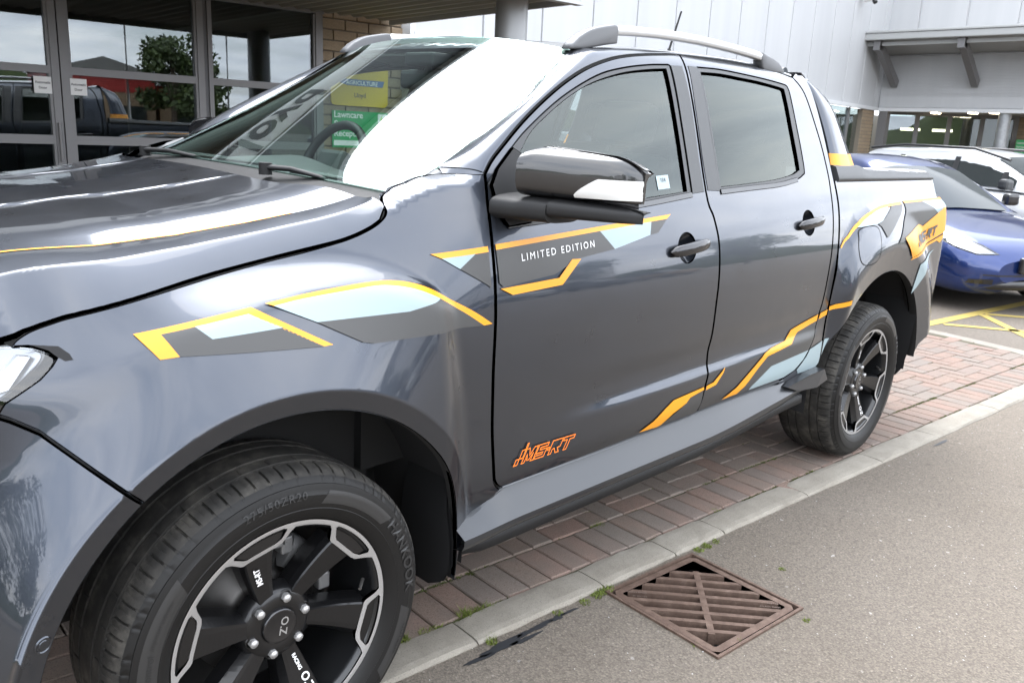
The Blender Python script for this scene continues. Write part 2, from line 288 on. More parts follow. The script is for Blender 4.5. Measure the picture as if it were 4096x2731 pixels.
def cr(pts, n=6, closed=False):
    """Catmull-Rom through 2D/3D points"""
    P = np.array(pts, float); m = len(P); outp = []
    for i in range(m if closed else m-1):
        p0 = P[(i-1) % m] if (closed or i > 0) else 2*P[0]-P[1]; p1 = P[i]; p2 = P[(i+1) % m]; p3 = P[(i+2) % m] if (closed or i+2 < m) else 2*P[-1]-P[-2]
        for k in range(n):
            t = k/n; outp.append(.5*((2*p1)+(p2-p0)*t+(2*p0-5*p1+4*p2-p3)*t*t+(3*p1-p0-3*p2+p3)*t**3))
    if not closed: outp.append(P[-1])
    return [tuple(p) for p in outp]
def dense(poly, step):
    P = [np.array(p, float) for p in poly]; o = []
    for i in range(len(P)):
        a, b = P[i], P[(i+1) % len(P)]; n = max(1, int(np.ceil(np.linalg.norm(b-a)/step)))
        if np.linalg.norm(b-a) < 1e-6: continue
        o += [a+(b-a)*k/n for k in range(n)]
    return np.array(o)
def area2(P): x, y = P[:, 0], P[:, 1]; return .5*np.sum(x*np.roll(y, -1)-np.roll(x, -1)*y)
def inset(P, d):
    """offset a CCW loop inwards by d (outwards when negative)"""
    a = np.roll(P, 1, 0); b = np.roll(P, -1, 0); e1 = P-a; e2 = b-P
    e1 /= np.linalg.norm(e1, axis=1)[:, None]+1e-12; e2 /= np.linalg.norm(e2, axis=1)[:, None]+1e-12
    n1 = np.stack([-e1[:, 1], e1[:, 0]], 1); n2 = np.stack([-e2[:, 1], e2[:, 0]], 1); n = n1+n2; l = np.linalg.norm(n, axis=1)[:, None]; n = np.where(l > 1e-6, n/np.maximum(l, 1e-9), n1)
    c = np.clip((n*n1).sum(1), .5, 1)[:, None]; return P+n*d/c
def inside(pts, P):
    x, y = pts[:, 0], pts[:, 1]; r = np.zeros(len(pts), bool); q = np.roll(P, -1, 0)
    for (x0, y0), (x1, y1) in zip(P, q):
        c = ((y0 > y) != (y1 > y)); 
        if c.any(): r ^= c & (x < (x1-x0)*(y-y0)/((y1-y0) if abs(y1-y0) > 1e-12 else 1e-12)+x0)
    return r
def seg_d(pts, P):
    d = np.full(len(pts), 1e9); q = np.roll(P, -1, 0)
    for a, b in zip(P, q):
        ab = b-a; l = ab@ab+1e-12; t = np.clip(((pts-a)@ab)/l, 0, 1); d = np.minimum(d, np.hypot(*(pts-a-t[:, None]*ab).T))
    return d
def cdt(loops, step, extra=None):
    """triangulate the first loop minus the others, with interior points; returns V2, F, boundary loops (index lists)"""
    outer = loops[0]; V = np.concatenate(loops); idx = []; k = 0
    for l in loops: idx.append(list(range(k, k+len(l)))); k += len(l)
    lo, hi = outer.min(0), outer.max(0); g = []; row = 0; y = lo[1]+step*.37
    while y < hi[1]:
        xs = np.arange(lo[0]+(step*.5 if row % 2 else 0), hi[0], step); g.append(np.stack([xs, np.full(len(xs), y)], 1)); y += step*.866; row += 1
    if g:
        g = np.concatenate(g); ok = inside(g, outer)
        for h in loops[1:]: ok &= ~inside(g, h)
        g = g[ok]
        if extra is not None:
            ok = inside(extra, outer)
            for h in loops[1:]: ok &= ~inside(extra, h)
            extra = extra[ok]; g = g[((g[:, None]-extra[None])**2).sum(2).min(1) > (step*.45)**2] if len(extra) else g; dd = np.full(len(extra), 1e9)
            for l in loops: dd = np.minimum(dd, seg_d(extra, l))
            extra = extra[dd > .002]
        if len(g):
            d = np.full(len(g), 1e9)
            for l in loops: d = np.minimum(d, seg_d(g, l))
            g = g[d > step*.45]; V = np.concatenate([V, g]+([extra] if extra is not None else []))
    res = delaunay_2d_cdt([Vector(v) for v in V], [], [list(i) for i in idx[:1]]+[list(i) for i in idx[1:]], 0, 1e-7)
    V2 = np.array([tuple(v) for v in res[0]]); F = np.array([f for f in res[2] if len(f) == 3]); cen = V2[F].mean(1)
    keep = inside(cen, outer)
    for h in loops[1:]: keep &= ~inside(cen, h)
    F = F[keep]; a, b, c = V2[F[:, 0]], V2[F[:, 1]], V2[F[:, 2]]; ar = (b[:, 0]-a[:, 0])*(c[:, 1]-a[:, 1])-(b[:, 1]-a[:, 1])*(c[:, 0]-a[:, 0])
    F[ar < 0] = F[ar < 0][:, ::-1]
    # map input boundary vertices to output ids
    m = {}
    for i, src in enumerate(res[3]):
        for q in src: m[q] = i
    return V2, F, [[m.get(i, i) for i in l] for l in idx]
def fnormal(fn, ab, h=1.5e-3):
    a, b = ab[:, 0], ab[:, 1]; n = np.cross(fn(a+h, b)-fn(a-h, b), fn(a, b+h)-fn(a, b-h)); return n/(np.linalg.norm(n, axis=1)[:, None]+1e-15)
YC = .935
def panel(name, poly, fn, mat, parent, holes=(), step=.03, off=0., thick=.012, chamfer=.0028, flip=False, mirror=True, bstep=None, extra=None):
    """sheet cut out of the surface fn(a,b) with a rolled edge and a return; normals taken from the surface itself"""
    outer = dense(poly, bstep or step)
    if area2(outer) < 0: outer = outer[::-1]
    hs = []
    for h in holes:
        q = dense(h, bstep or step); hs.append(q[::-1] if area2(q) > 0 else q)
    loops = [inset(outer, chamfer)]+[inset(h, chamfer) for h in hs] if chamfer else [outer]+hs
    V2, F, idx = cdt(loops, step, extra)
    P = fn(V2[:, 0], V2[:, 1]); n = fnormal(fn, V2)*(-1 if flip else 1); P = P+n*off
    V = [P]; Nn = [n]; Fs = [F[:, ::-1] if flip else F]; Fs = [list(map(tuple, Fs[0]))]; k = len(P)
    for raw, il in zip([outer]+hs, idx):
        if not chamfer and not thick: break
        m = len(raw); nb = fnormal(fn, raw)*(-1 if flip else 1); pb = fn(raw[:, 0], raw[:, 1])
        tang = np.roll(pb, -1, 0)-np.roll(pb, 1, 0); tang /= np.linalg.norm(tang, axis=1)[:, None]+1e-12
        o_ = np.cross(tang, nb)*(-1 if flip else 1); o_ /= np.linalg.norm(o_, axis=1)[:, None]+1e-12
        top = il
        if chamfer:
            e = pb+nb*(off-chamfer*.8); V.append(e); Nn.append((nb*.45+o_*.9)); ei = list(range(k, k+m)); k += m
            for i in range(m):
                q = (top[i], ei[i], ei[(i+1) % m], top[(i+1) % m]); Fs[0].append(q[::-1] if not flip else q)
            top = ei
        if thick:
            e = pb+nb*(off-thick); V.append(e); Nn.append(o_); ei = list(range(k, k+m)); k += m
            for i in range(m):
                q = (top[i], ei[i], ei[(i+1) % m], top[(i+1) % m]); Fs[0].append(q[::-1] if not flip else q)
    V = np.concatenate(V); Nn = np.concatenate(Nn); Nn /= np.linalg.norm(Nn, axis=1)[:, None]+1e-12
    o = mk(name, V, Fs[0], mat, parent, normals=Nn)
    far = None
    if mirror:
        V2_ = V.copy(); V2_[:, 1] = 2*YC-V2_[:, 1]; N2 = Nn.copy(); N2[:, 1] *= -1
        far = mk(name, V2_, [f[::-1] for f in Fs[0]], mat, parent if not isinstance(parent, tuple) else parent[1], normals=N2)
    return (o, far) if mirror else o
def side(x, z): return np.stack([np.asarray(x, float), S(x, z), np.asarray(z, float)+0*np.asarray(x, float)], -1)
def decal(name, poly, mat, parents, off=.0032, step=.011, fn=side, mirror=True):
    step = min(step, .011)
    a = panel(name, poly, fn, mat, parents[0], step=step, off=off, thick=0, chamfer=0, mirror=mirror)
    if mirror: a[1].parent = parents[1]
    return a
def text_mesh(txt, size=1., font_shear=0., spacing=1., weight=0.):
    c = bpy.data.curves.new('lettering', 'FONT'); c.body = txt; c.size = size; c.shear = font_shear; c.space_character = spacing; c.offset = weight; c.resolution_u = 3
    o = bpy.data.objects.new('lettering', c); COL.objects.link(o); bpy.context.view_layer.update()
    me = bpy.data.meshes.new_from_object(o); bpy.data.objects.remove(o); bpy.data.curves.remove(c)
    V = np.array([v.co[:] for v in me.vertices]) if len(me.vertices) else np.zeros((0, 3)); F = [tuple(p.vertices) for p in me.polygons]; bpy.data.meshes.remove(me)
    return V, F
def text_on(name, txt, fn, mat, parent, size, align='c', shear=0., spacing=1., weight=0., thick=0., width=None):
    """lettering laid on fn(a,b)->3D (a along the line, b up)"""
    V, F = text_mesh(txt, size, shear, spacing, weight)
    if not len(V): return None
    x0, x1 = V[:, 0].min(), V[:, 0].max()
    if width: V[:, 0] = (V[:, 0]-x0)*(width/(x1-x0)); x0, x1 = 0., width
    V[:, 0] -= {'c': (x0+x1)/2, 'l': x0, 'r': x1}[align]
    P = fn(V[:, 0], V[:, 1]); return mk(name, P, F, mat, parent)
def joined(name, obs, parent):
    """join several fresh meshes into ONE object"""
    bm = bmesh.new(); me = obs[0].data
    for o in obs: bm.from_mesh(o.data)
    new = bpy.data.meshes.new(name); bm.to_mesh(new); bm.free()
    mats = [m for m in me.materials]
    for o in obs: d = o.data; bpy.data.objects.remove(o); bpy.data.meshes.remove(d)
    return link(name, new, mats, parent)

# ================================================================== ground
KO = np.array([.55, .245]); KA = -.09
ke = np.array([math.cos(KA), math.sin(KA)]); kn = np.array([-math.sin(KA), math.cos(KA)])
def K(u, v, z=0.): q = KO+ke*u+kn*v; return (q[0], q[1], z)
def brick_z(v): return .0+.018*max(v, 0.)
_g = .236; _c, _s = math.cos(-.097), math.sin(-.097)
_in = [(1.445+a*_c-b*_s, -.232+a*_s+b*_c, -.012) for a, b in ((-_g, -_g), (_g, -_g), (_g, _g), (-_g, _g))]
mk('road', [(-150, -160, -.012), (160, -160, -.012), (160, 150, -.012), (-150, 150, -.012)]+_in, [(0, 1, 5, 4), (1, 2, 6, 5), (2, 3, 7, 6), (3, 0, 4, 7)], 'asphalt')['kind'] = 'structure'
# brick bay
PU1 = 6.02
pv = empty('brick_paving'); pv['kind'] = 'structure'
V = []; F = []
for i, u in enumerate((-7.5, PU1)):
    for v in (0., 5.9): V.append(K(u, v, brick_z(v)-.0075))
mk('joint_bed', V, [(0, 2, 3, 1)], 'joint_sand', pv)
def brick_mesh(l, w, name, seed, d=.05):
    rng = random.Random(seed); c = .0042; P = []
    for z, q in ((-d, 0), (-.004, 0), (0., c)):
        for sx, sy in ((-1, -1), (1, -1), (1, 1), (-1, 1)): P.append((sx*(l/2-q)+rng.uniform(-.0012, .0012), sy*(w/2-q)+rng.uniform(-.0012, .0012), z+(rng.uniform(-.0008, .0008) if z == 0 else 0)))
    F = [(8, 9, 10, 11)]
    for b in (0, 4): F += [(b+i, b+(i+1) % 4, b+4+(i+1) % 4, b+4+i) for i in range(4)]
    me = bpy.data.meshes.new(name); me.from_pydata(P, [], F); me.materials.append(M['paver']); return me
BL, BW, JT = .200, .100, .0036
full = [brick_mesh(BL-JT, BW-JT, 'brick', i) for i in range(4)]; half = [brick_mesh(BW-JT, BW-JT, 'brick', 9+i) for i in range(2)]
bricks = []
# soldier course beside the kerb
for i in range(-14, 61):
    u = i*.1+.05
    if u < PU1-.05: bricks.append((u, .004+.1, 90, 0))
# right-angle herringbone behind it
v0 = .208
for i in range(-26, 62):
    for j in range(-4, 62):
        k = (i-j) % 4
        u, v = i*.1, v0+j*.1
        if k == 0: bricks.append((u+.1, v+.05, 0, 0))         # lies along u, covers i,i+1
        elif k == 3: bricks.append((u+.05, v+.1, 90, 0))      # lies along v, covers j,j+1
vis = []
for (u, v, rz, h) in bricks:
    if v < 0 or v > 3.2 or u < -2.2 or u > PU1-.08: continue
    if v > .106 and v < v0-.02 or (v < v0 and not rz and abs(v-.104) > .001): continue
    if v-(.1 if rz else .05) < v0-.002 and v > .15:           # herringbone bricks cut at the course: a half fills the gap
        v = v0+.05; h = 1
    if u+(.05 if rz else .1) > PU1: continue
    vis.append((u, v, rz, h))
def shown(u, v):
    x, y, _ = K(u, v); d = Vector((x, y, 0))-CAM; z = d.dot(cf)
    if z < .3: return None
    px = 512+d.dot(cr2)/z*F_PX/4; py = 341-d.dot(cu2)/z*F_PX/4
    if not (-30 < px < 1050 and -30 < py < 715): return None
    # behind the truck?
    if u > 4.2: hid = v > 1.25
    else: hid = v > .62+.02*u
    if u < .1 and v > .12 and u > -.45: hid = True
    return None if hid else z
rank = [(shown(u, v), u, v, rz, h) for (u, v, rz, h) in vis]
near = sorted([r for r in rank if r[0]], key=lambda r: r[0])
def put_brick(r, par, i):
    _, u, v, rz, h = r; me = (half if h else full)[i % (2 if h else 4)]
    o = bpy.data.objects.new('brick', me); COL.objects.link(o); o.parent = par
    x, y, z = K(u, v, brick_z(v)+RNG.uniform(-.0012, .0012)); o.location = (x, y, z)
    o.rotation_euler = (RNG.uniform(-.008, .008)+.018, RNG.uniform(-.008, .008), KA+R(rz)+RNG.uniform(-.008, .008))
for i, r in enumerate(near[:300]): put_brick(r, pv, i)
rest = near[300:]+[r for r in rank if not r[0]]
V = []; F = []
for i, r in enumerate(rest):
    _, u, v, rz, h = r; me = (half if h else full)[0]; a = KA+R(rz); ca, sa = math.cos(a), math.sin(a); x, y, z = K(u, v, brick_z(v)); b = len(V)
    V += [(x+q.co.x*ca-q.co.y*sa, y+q.co.x*sa+q.co.y*ca, z+q.co.z) for q in me.vertices]; F += [tuple(b+k for k in p.vertices) for p in me.polygons]
mk('brick_field', V, F, 'paver', pv)['kind'] = 'stuff'
# kerb stones
kb = empty('kerb'); kb['kind'] = 'structure'
def stone(u0, u1, v0, v1, seed, parent, z1=.006, z0=-.08, name='kerb_stone', ax=None):
    rng = random.Random(seed); g = .003; nu = 8; top = []; c = .008
    V = []; F = []
    us = np.linspace(u0+g, u1-g, nu)
    rows = [(v0, z0, 0), (v0, z1-.014, 0), (v0+c, z1-.003, .6), (v0+.03, z1, 1), (v1-.03, z1, 1), (v1-c, z1-.002, .6), (v1, z1-.012, 0), (v1, z0, 0)]
    for i, u in enumerate(us):
        for v, z, k in rows:
            w_ = rng.uniform(-.003, .003) if 0 < i < nu-1 else rng.uniform(-.002, .002); e_ = -.005 if i in (0, nu-1) and k else 0
            V.append((K(u, v+w_*(1 if k < .9 else .2), z+rng.uniform(-.0012, .0012)+e_) if ax is None else ax(u, v+w_*.6, z+e_)))
    m = len(rows)
    for i in range(nu-1):
        for j in range(m-1): F.append((i*m+j, (i+1)*m+j, (i+1)*m+j+1, i*m+j+1))
    F += [tuple(range(m-1, -1, -1)), tuple((nu-1)*m+j for j in range(m))]
    mk(name, V, F, 'kerb', parent, smooth=False)
us = [-4.1, -3.5, -2.9, -2.3, -1.75, -1.15, -.58, -.02, .162, .718, 1.109, 1.416, 2.035, 2.728, 3.364, 4.207, 5.1, 6.03, 6.9, 7.8, 8.7, 9.6, 10.5, 11.4, 12.3]
us.remove(-.02); us[us.index(-.58)] = -.40
for i in range(len(us)-1): stone(us[i], us[i+1], -.138, -.001, i, kb)
# edging at the end of the bay
A0 = np.array([6.53, .0]); A1 = np.array([6.75, .94]); ed = (A1-A0)/np.linalg.norm(A1-A0); en = np.array([ed[1], -ed[0]])
for i in range(7):
    stone(i*.91-.02, (i+1)*.91-.02, -.06, .085, 60+i, kb, z1=.012, ax=lambda u, v, z: (A0[0]+ed[0]*u+en[0]*v, A0[1]+ed[1]*u+en[1]*v, z))
# yellow bay hatching
def stripe(a, b, w0, mb):
    a, b = np.array(a), np.array(b); d = (b-a)/np.linalg.norm(b-a); n = np.array([-d[1], d[0]])*w0/2; ns = 14
    V = []
    for i in range(ns+1):
        q = a+(b-a)*i/ns
        for s_ in (-1, 1): p = q+n*s_*(1+RNG.uniform(-.06, .06)); V.append((p[0], p[1], -.008))
    mb.add(V, [(2*i, 2*i+2, 2*i+3, 2*i+1) for i in range(ns)])
mb = MB(); stripe((6.93, .985), (13., .22), .11, mb); y_ = mb.obj('bay_line', 'yellow_paint', None, recalc=False); y_['kind'] = 'structure'
mb = MB(); stripe((7.25, .86), (8.45, -1.25), .085, mb); stripe((8.1, .78), (5.9, -.86), .085, mb); stripe((8.16, .77), (9.2, -1.0), .085, mb)
y_ = mb.obj('hatch_marking', 'yellow_paint', None, recalc=False); y_['kind'] = 'structure'
for v in mb.V: pass
y_.location.z = .0006
# bitumen smears along the kerb
def blob(name, cx, cy, l, w_, ang, seed, mat, z=-.0095):
    rng = random.Random(seed); n = 40; V = [(cx, cy, z)]
    ph = [rng.uniform(0, 6.3) for _ in range(6)]
    for i in range(n):
        t = 2*math.pi*i/n; k = 1+sum(.22/(q+1)*math.sin((q+2)*t+ph[q]) for q in range(6))+rng.uniform(-.12, .12)
        x, y = l*math.cos(t)*k, w_*math.sin(t)*k; V.append((cx+x*math.cos(ang)-y*math.sin(ang), cy+x*math.sin(ang)+y*math.cos(ang), z))
    return V, [(0, 1+i, 1+(i+1) % n) for i in range(n)]
mb = MB()
for i, (u, v, l, w_) in enumerate([(.22, -.185, .10, .014), (.36, -.175, .07, .012), (.46, -.172, .035, .010), (.52, -.17, .03, .006), (.30, -.20, .05, .010), (.12, -.195, .06, .008), (3.3, -.178, .10, .007)]):
    x, y, _ = K(u, v); mb.add(*blob('', x, y, l, w_, KA, i, ''))
o = mb.obj('bitumen_smear', 'bitumen', None, recalc=False); o['kind'] = 'stuff'
# drain grate -------------------------------------------------------------
gt = tag(empty('drain_grate', (1.445, -.232, -.006), -.097), 'rusty square iron drain grate with diagonal bars set in asphalt by the kerb', 'drain grate')
H = .222
def rbox(mb, p, mi=0, z0=-.03, z1=0.): mb.prism(p, lambda a, b, h: (a, b, h), z0, z1, mi)
mb = MB()
for q in range(4):
    c_, s_ = math.cos(q*math.pi/2), math.sin(q*math.pi/2)
    rbox(mb, [(c_*a-s_*b, s_*a+c_*b) for a, b in ((-H-.014, -H-.014), (H+.014, -H-.014), (H+.004, -H-.004), (-H-.004, -H-.004))], z0=-.05, z1=.002)
mb.obj('outer_frame', 'cast_iron', gt)
def rim_poly(r, c): return [(-r+c, -r), (r-c, -r), (r, -r+c), (r, r-c), (r-c, r), (-r+c, r), (-r, r-c), (-r, -r+c)]
o_ = panel('grate_rim', rim_poly(H, .02), lambda a, b: np.stack([a, b, 0*a-.002], -1), 'cast_iron', gt, holes=[rim_poly(H-.030, .004)], step=.1, thick=.03, chamfer=.0025, mirror=False)
I = H-.030; dq = math.sqrt(.5)
for k, off in enumerate(np.linspace(-.235, .235, 10)):
    # bar along the left-right diagonal direction (1,-1)/sqrt2 in local axes, offset along (1,1)
    hw = I*math.sqrt(2)-abs(off)
    if hw < .04: continue
    b = .0088; mb = MB(); P = [(-hw-.01, off-b), (hw+.01, off-b), (hw+.01, off+b), (-hw-.01, off+b)]
    rbox(mb, [((a+c)*dq, (-a+c)*dq) for a, c in P], z0=-.045, z1=-.003); mb.obj('bar', 'cast_iron', gt)
mb = MB(); P = [(-.011, -.2), (.011, -.2), (.011, .2), (-.011, .2)]; rbox(mb, [((a+c)*dq, (-a+c)*dq) for a, c in P], z0=-.045, z1=-.0035); mb.obj('cross_bar', 'cast_iron', gt)
mb = MB(); h_ = H+.012; mb.box(-h_, h_, -h_, h_, -.26, -.25); mb.box(-h_, -H-.002, -h_, h_, -.249, -.052); mb.box(H+.002, h_, -h_, h_, -.249, -.052); mb.box(-H-.001, H+.001, -h_, -H-.002, -.249, -.052); mb.box(-H-.001, H+.001, H+.002, h_, -.249, -.052); mb.obj('gully_pit', 'under', gt)
for k, (t_, off, sc) in enumerate([('PAVING', .155, .018), ('SAINT GOBAIN', -.155, .014), ('CLASS D400', .0, .016)]):
    fn = lambda a, b, off=off: np.stack([(a+off+b)*dq, (-a+off+b)*dq, 0*a-.0022], -1)
lets = []
for (t_, a0, off, sz) in [('CLASS D400', .222, -.012, .013), ('EN 124', .235, .010, .012), ('CLASS D400', -.225, .010, .013), ('BS EN 124', -.215, -.014, .011), ('HINGED', .02, .047, .010), ('DUCTILE IRON', .02, .098, .010), ('LOCKING', .03, -.052, .010), ('UNITED KINGDOM', .03, -.155, .009)]:
    fn = lambda a, b, a0=a0, off=off: np.stack([(a+a0+b+off)*dq, (-a-a0+b+off)*dq, 0*a-.0012], -1)
    if t_ in ('CLASS D400', 'EN 124', 'BS EN 124'):
        o = text_on('cast_lettering', t_, fn, 'iron_print', gt, sz)
        lets.append(o)
joined('cast_lettering', lets, gt)
# moss, grass and grit ----------------------------------------------------------------
def tuft(mb, x, y, z, n, h, spread):
    for _ in range(n):
        a = RNG.uniform(0, 6.283); r_ = spread*math.sqrt(RNG.uniform()); bx, by = x+r_*math.cos(a), y+r_*math.sin(a); hh = h*RNG.uniform(.4, 1.); w_ = RNG.uniform(.0010, .0024); t = RNG.uniform(0, 6.283); l = RNG.uniform(.2, 1.1)*hh; d = RNG.uniform(0, 6.283)
        tx, ty = bx+math.cos(d)*l, by+math.sin(d)*l
        mb.add([(bx-w_*math.cos(t), by-w_*math.sin(t), z), (bx+w_*math.cos(t), by+w_*math.sin(t), z), (tx, ty, z+hh)], [(0, 1, 2)])
mo = MB(); gr_ = MB()
for i in range(900):
    u = RNG.uniform(-.1, 5.9); v = RNG.choice([.0, .204, .204, .0])+RNG.normal(0, .003); k = RNG.uniform()
    if math.sin(u*7.1)+math.sin(u*3.3+1) < .1: continue
    x, y, _ = K(u, v); tuft(mo, x, y, -.004+brick_z(v), 14, .008, .013)
for i in range(1500):
    u = RNG.uniform(-.2, 6.); i2, j2 = RNG.integers(0, 60), RNG.integers(0, 14); v = v0+j2*.1+RNG.uniform(-.05, .05)*0; uu = RNG.uniform(i2*.1, i2*.1+.1)
    if math.sin(i2*1.7+j2*2.9) < .55: continue
    x, y, _ = K(uu, v); tuft(mo, x, y, -.005+brick_z(v), 8, .007, .007)
for (u, v, n, h) in [(.06, .0, 40, .02), (-.02, .003, 60, .03), (.10, -.002, 40, .018), (.27, .0, 60, .022), (.22, .004, 50, .035), (.31, 0, 40, .02), (.205, -.15, 40, .02), (.69, -.15, 60, .016), (.72, -.15, 50, .02), (.66, -.155, 40, .015), (.60, -.16, 30, .014), (.48, -.155, 25, .012), (1.22, -.158, 40, .014), (1.27, -.155, 50, .014), (1.33, -.15, 30, .012), (1.55, .0, 40, .015), (2.3, .0, 40, .014), (1.02, .2, 40, .016), (1.05, .2, 40, .018)]:
    x, y, _ = K(u, v); tuft(gr_, x, y, -.006 if v > -.1 else -.012, n*2, h, .02)
for (x, y) in [(1.60, -.53), (1.33, -.44), (1.86, -.31), (1.20, -.36)]: tuft(gr_, x, y, -.012, 40, .009, .014)
o = mo.obj('joint_moss', 'moss', None, recalc=False); o['kind'] = 'stuff'
o = gr_.obj('grass_tufts', 'grass_blade', None, recalc=False); o['kind'] = 'stuff'
gs = MB()
for i in range(700):
    x = RNG.uniform(.4, 5); y = RNG.uniform(-1.4, .25)
    sz = RNG.uniform(.0012, .0036); z = -.012+sz*.4
    if (Vector((x, y, 0))-Vector((1.445, -.232, 0))).length < .3: continue
    gs.add([(x+sz*a*RNG.uniform(.7, 1.3), y+sz*b*RNG.uniform(.7, 1.3), z+sz*c*.6) for a, b, c in ((1, 0, 0), (-1, 0, 0), (0, 1, 0), (0, -1, 0), (0, 0, 1))], [(0, 2, 4), (2, 1, 4), (1, 3, 4), (3, 0, 4)])
o = gs.obj('loose_grit', 'stone_white', None); o['kind'] = 'stuff'

# ================================================================== left building: glazed entrance, canopy, brick pier
FA = R(-5); fe = np.array([math.cos(FA), math.sin(FA)]); fo = np.array([math.sin(FA), -math.cos(FA)])   # fo points out of the wall
FO = np.array([1.5, 6.0])
def Fp(t, d, z): q = FO+fe*t+fo*d; return (q[0], q[1], z)
FM = Matrix.Translation((FO[0], FO[1], 0)) @ Matrix.Rotation(FA, 4, 'Z')            # x along wall, -y outwards
def fbox(mb, t0, t1, d0, d1, z0, z1, mi=0): return mb.box(t0, t1, -d1, -d0, z0, z1, mi, FM)
hall = tag(empty('dealership_building', (1.5, 6, 0)), 'pale clad showroom building with grey aluminium glazing and a deep entrance canopy', 'building')
def bl(mb, name, mats, parent=hall): o = mb.obj(name, mats); o.parent = parent; o.matrix_parent_inverse = Matrix.Translation((-1.5, -6, 0)); return o
ZH = 2.545
mull = [(-3.7, -3.64), (-2.45, -2.39), (-1.11, -1.05), (-1.04, -.98), (.05, .107), (.117, .178), (1.215, 1.272), (1.31, 1.33), (2.352, 2.425)]
mb = MB()
fbox(mb, -6, 2.44, -.03, .05, ZH-.035, ZH+.05); 
for a, b in mull: fbox(mb, a, b, -.035, .045, -.01, ZH-.036)
bl(mb, 'glazing_frame', 'alu_frame')
spans = [(-6, -3.7), (-3.64, -2.45), (-2.39, -1.11), (-.98, .05), (.178, 1.215), (1.33, 2.352)]
for k, (a, b) in enumerate(spans):
    door = k in (3, 4)
    mb = MB(); 
    for z0, z1 in ((1.795, 1.855), (1.252, 1.322), (.0, .16)): fbox(mb, a+.001, b-.001, -.025, .036, z0, z1)
    fbox(mb, a+.001, a+.022, -.0245, .0355, .01, 2.50); fbox(mb, b-.022, b-.001, -.0245, .0355, .01, 2.50)
    fr = bl(mb, 'door_leaf' if door else 'window_frame', 'alu_frame')
    mb = MB(); fbox(mb, a+.002, b-.002, -.004, .004, .05, ZH-.037); o = mb.obj('pane', 'shop_glass'); o.parent = fr
mb = MB(); fbox(mb, 1.274, 1.308, -.02, .03, 0, ZH-.036); bl(mb, 'door_jamb', 'alu_dark')
mb = MB(); mb.tube([Fp(.075, .06, 1.12), Fp(.075, .06, 1.42)], .012, 10); bl(mb, 'door_pull', 'alu_frame')
# brick pier: every course and brick
BT0, BT1 = 2.43, 3.42
mb = MB(); fbox(mb, BT0, BT1, -.25, -.008, -.01, 2.62); pier = bl(mb, 'brick_pier', 'mortar')
ch, bw = .0995, .262
bms = {}
def stone_brick(t0, t1, z0, z1, par, mat='stone_brick', fr=None):
    w_, h_ = round(t1-t0, 3), round(z1-z0, 3); key = (w_, h_, mat)
    if key not in bms:
        m2 = MB(); m2.bbox(-w_/2, w_/2, -.012, .02, -h_/2, h_/2, .006); me = bpy.data.meshes.new('brick'); me.from_pydata(m2.V, [], m2.F); me.materials.append(M[mat]); bms[key] = me
    o = bpy.data.objects.new('brick', bms[key]); COL.objects.link(o); o.parent = par
    if fr is None:
        o.matrix_parent_inverse = Matrix.Identity(4); x, y, z = Fp((t0+t1)/2, 0, (z0+z1)/2); o.location = (x-1.5, y-6, z) if par.parent else (x, y, z); o.rotation_euler = (0, 0, FA)
    return o
pier.matrix_parent_inverse = Matrix.Identity(4); pier.data.transform(Matrix.Translation((-1.5, -6, 0)))
for r_ in range(26):
    z0 = r_*ch; t = BT0-(bw/2 if r_ % 2 else 0)
    while t < BT1:
        a, b = max(t, BT0), min(t+bw-.012, BT1)
        if b-a > .03: stone_brick(round(a, 3), round(b, 3), z0+.006, z0+ch-.006, pier)
        t += bw
# soffit with corrugations, canopy body, fascia
TE = 3.42
def soff_pt(t, d): return Fp(t, d, 0)
mb = MB(); G = []
nc = 150; t0_, t1_ = -8, 3.16
for i in range(nc*2):
    t = t0_+(t1_-t0_)*i/(nc*2-1); zz = 2.52+(.022 if (i//2) % 2 else 0)
    G.append([Fp(t, .055, zz), Fp(t, 2.72, zz)])
mb.grid(G, 0, sm=False); bl(mb, 'soffit_sheet', 'soffit')
mb = MB(); fbox(mb, -8, TE-.30, .05, 2.70, 2.56, 2.66); bl(mb, 'canopy_deck', 'soffit')
mb = MB(); fbox(mb, -8, TE-.26, 2.705, 2.76, 2.50, 2.86); bl(mb, 'fascia_panel', 'fascia')
mb = MB(); fbox(mb, -8, TE-.25, 2.70, 2.775, 2.475, 2.499); fbox(mb, TE-.262, TE-.235, .05, 2.70, 2.49, 2.62); bl(mb, 'fascia_trim', 'cladding')
mb = MB(); fbox(mb, -8, TE-.25, 2.69, 2.78, 2.861, 2.885); bl(mb, 'fascia_cap', 'cladding')
fn = lambda a, b: np.stack([FO[0]+fe[0]*(a)+fo[0]*2.772, FO[1]+fe[1]*(a)+fo[1]*2.772, b+2.54], -1)
for (t_, a0, sz) in [('Lloyd', .0, .40)]:
    o = text_on('fascia_lettering', t_, lambda a, b, a0=a0: fn(a+a0, b), 'letter_black', None, sz, 'c', weight=.010); o.parent = hall; o.matrix_parent_inverse = Matrix.Translation((-1.5, -6, 0))
mb = MB(); fbox(mb, -2.6, -2.0, 2.762, 2.770, 2.56, 2.80); bl(mb, 'fascia_badge', 'sign_blue')
# dark upper wall behind the canopy and its eaves
mb = MB(); fbox(mb, -8, 3.0, -.6, -.2, 2.67, 6.7); bl(mb, 'upper_wall', 'dark_clad')
mb = MB(); fbox(mb, -8, 3.05, -.62, .1, 6.701, 6.85); bl(mb, 'eaves_gutter', 'cladding')
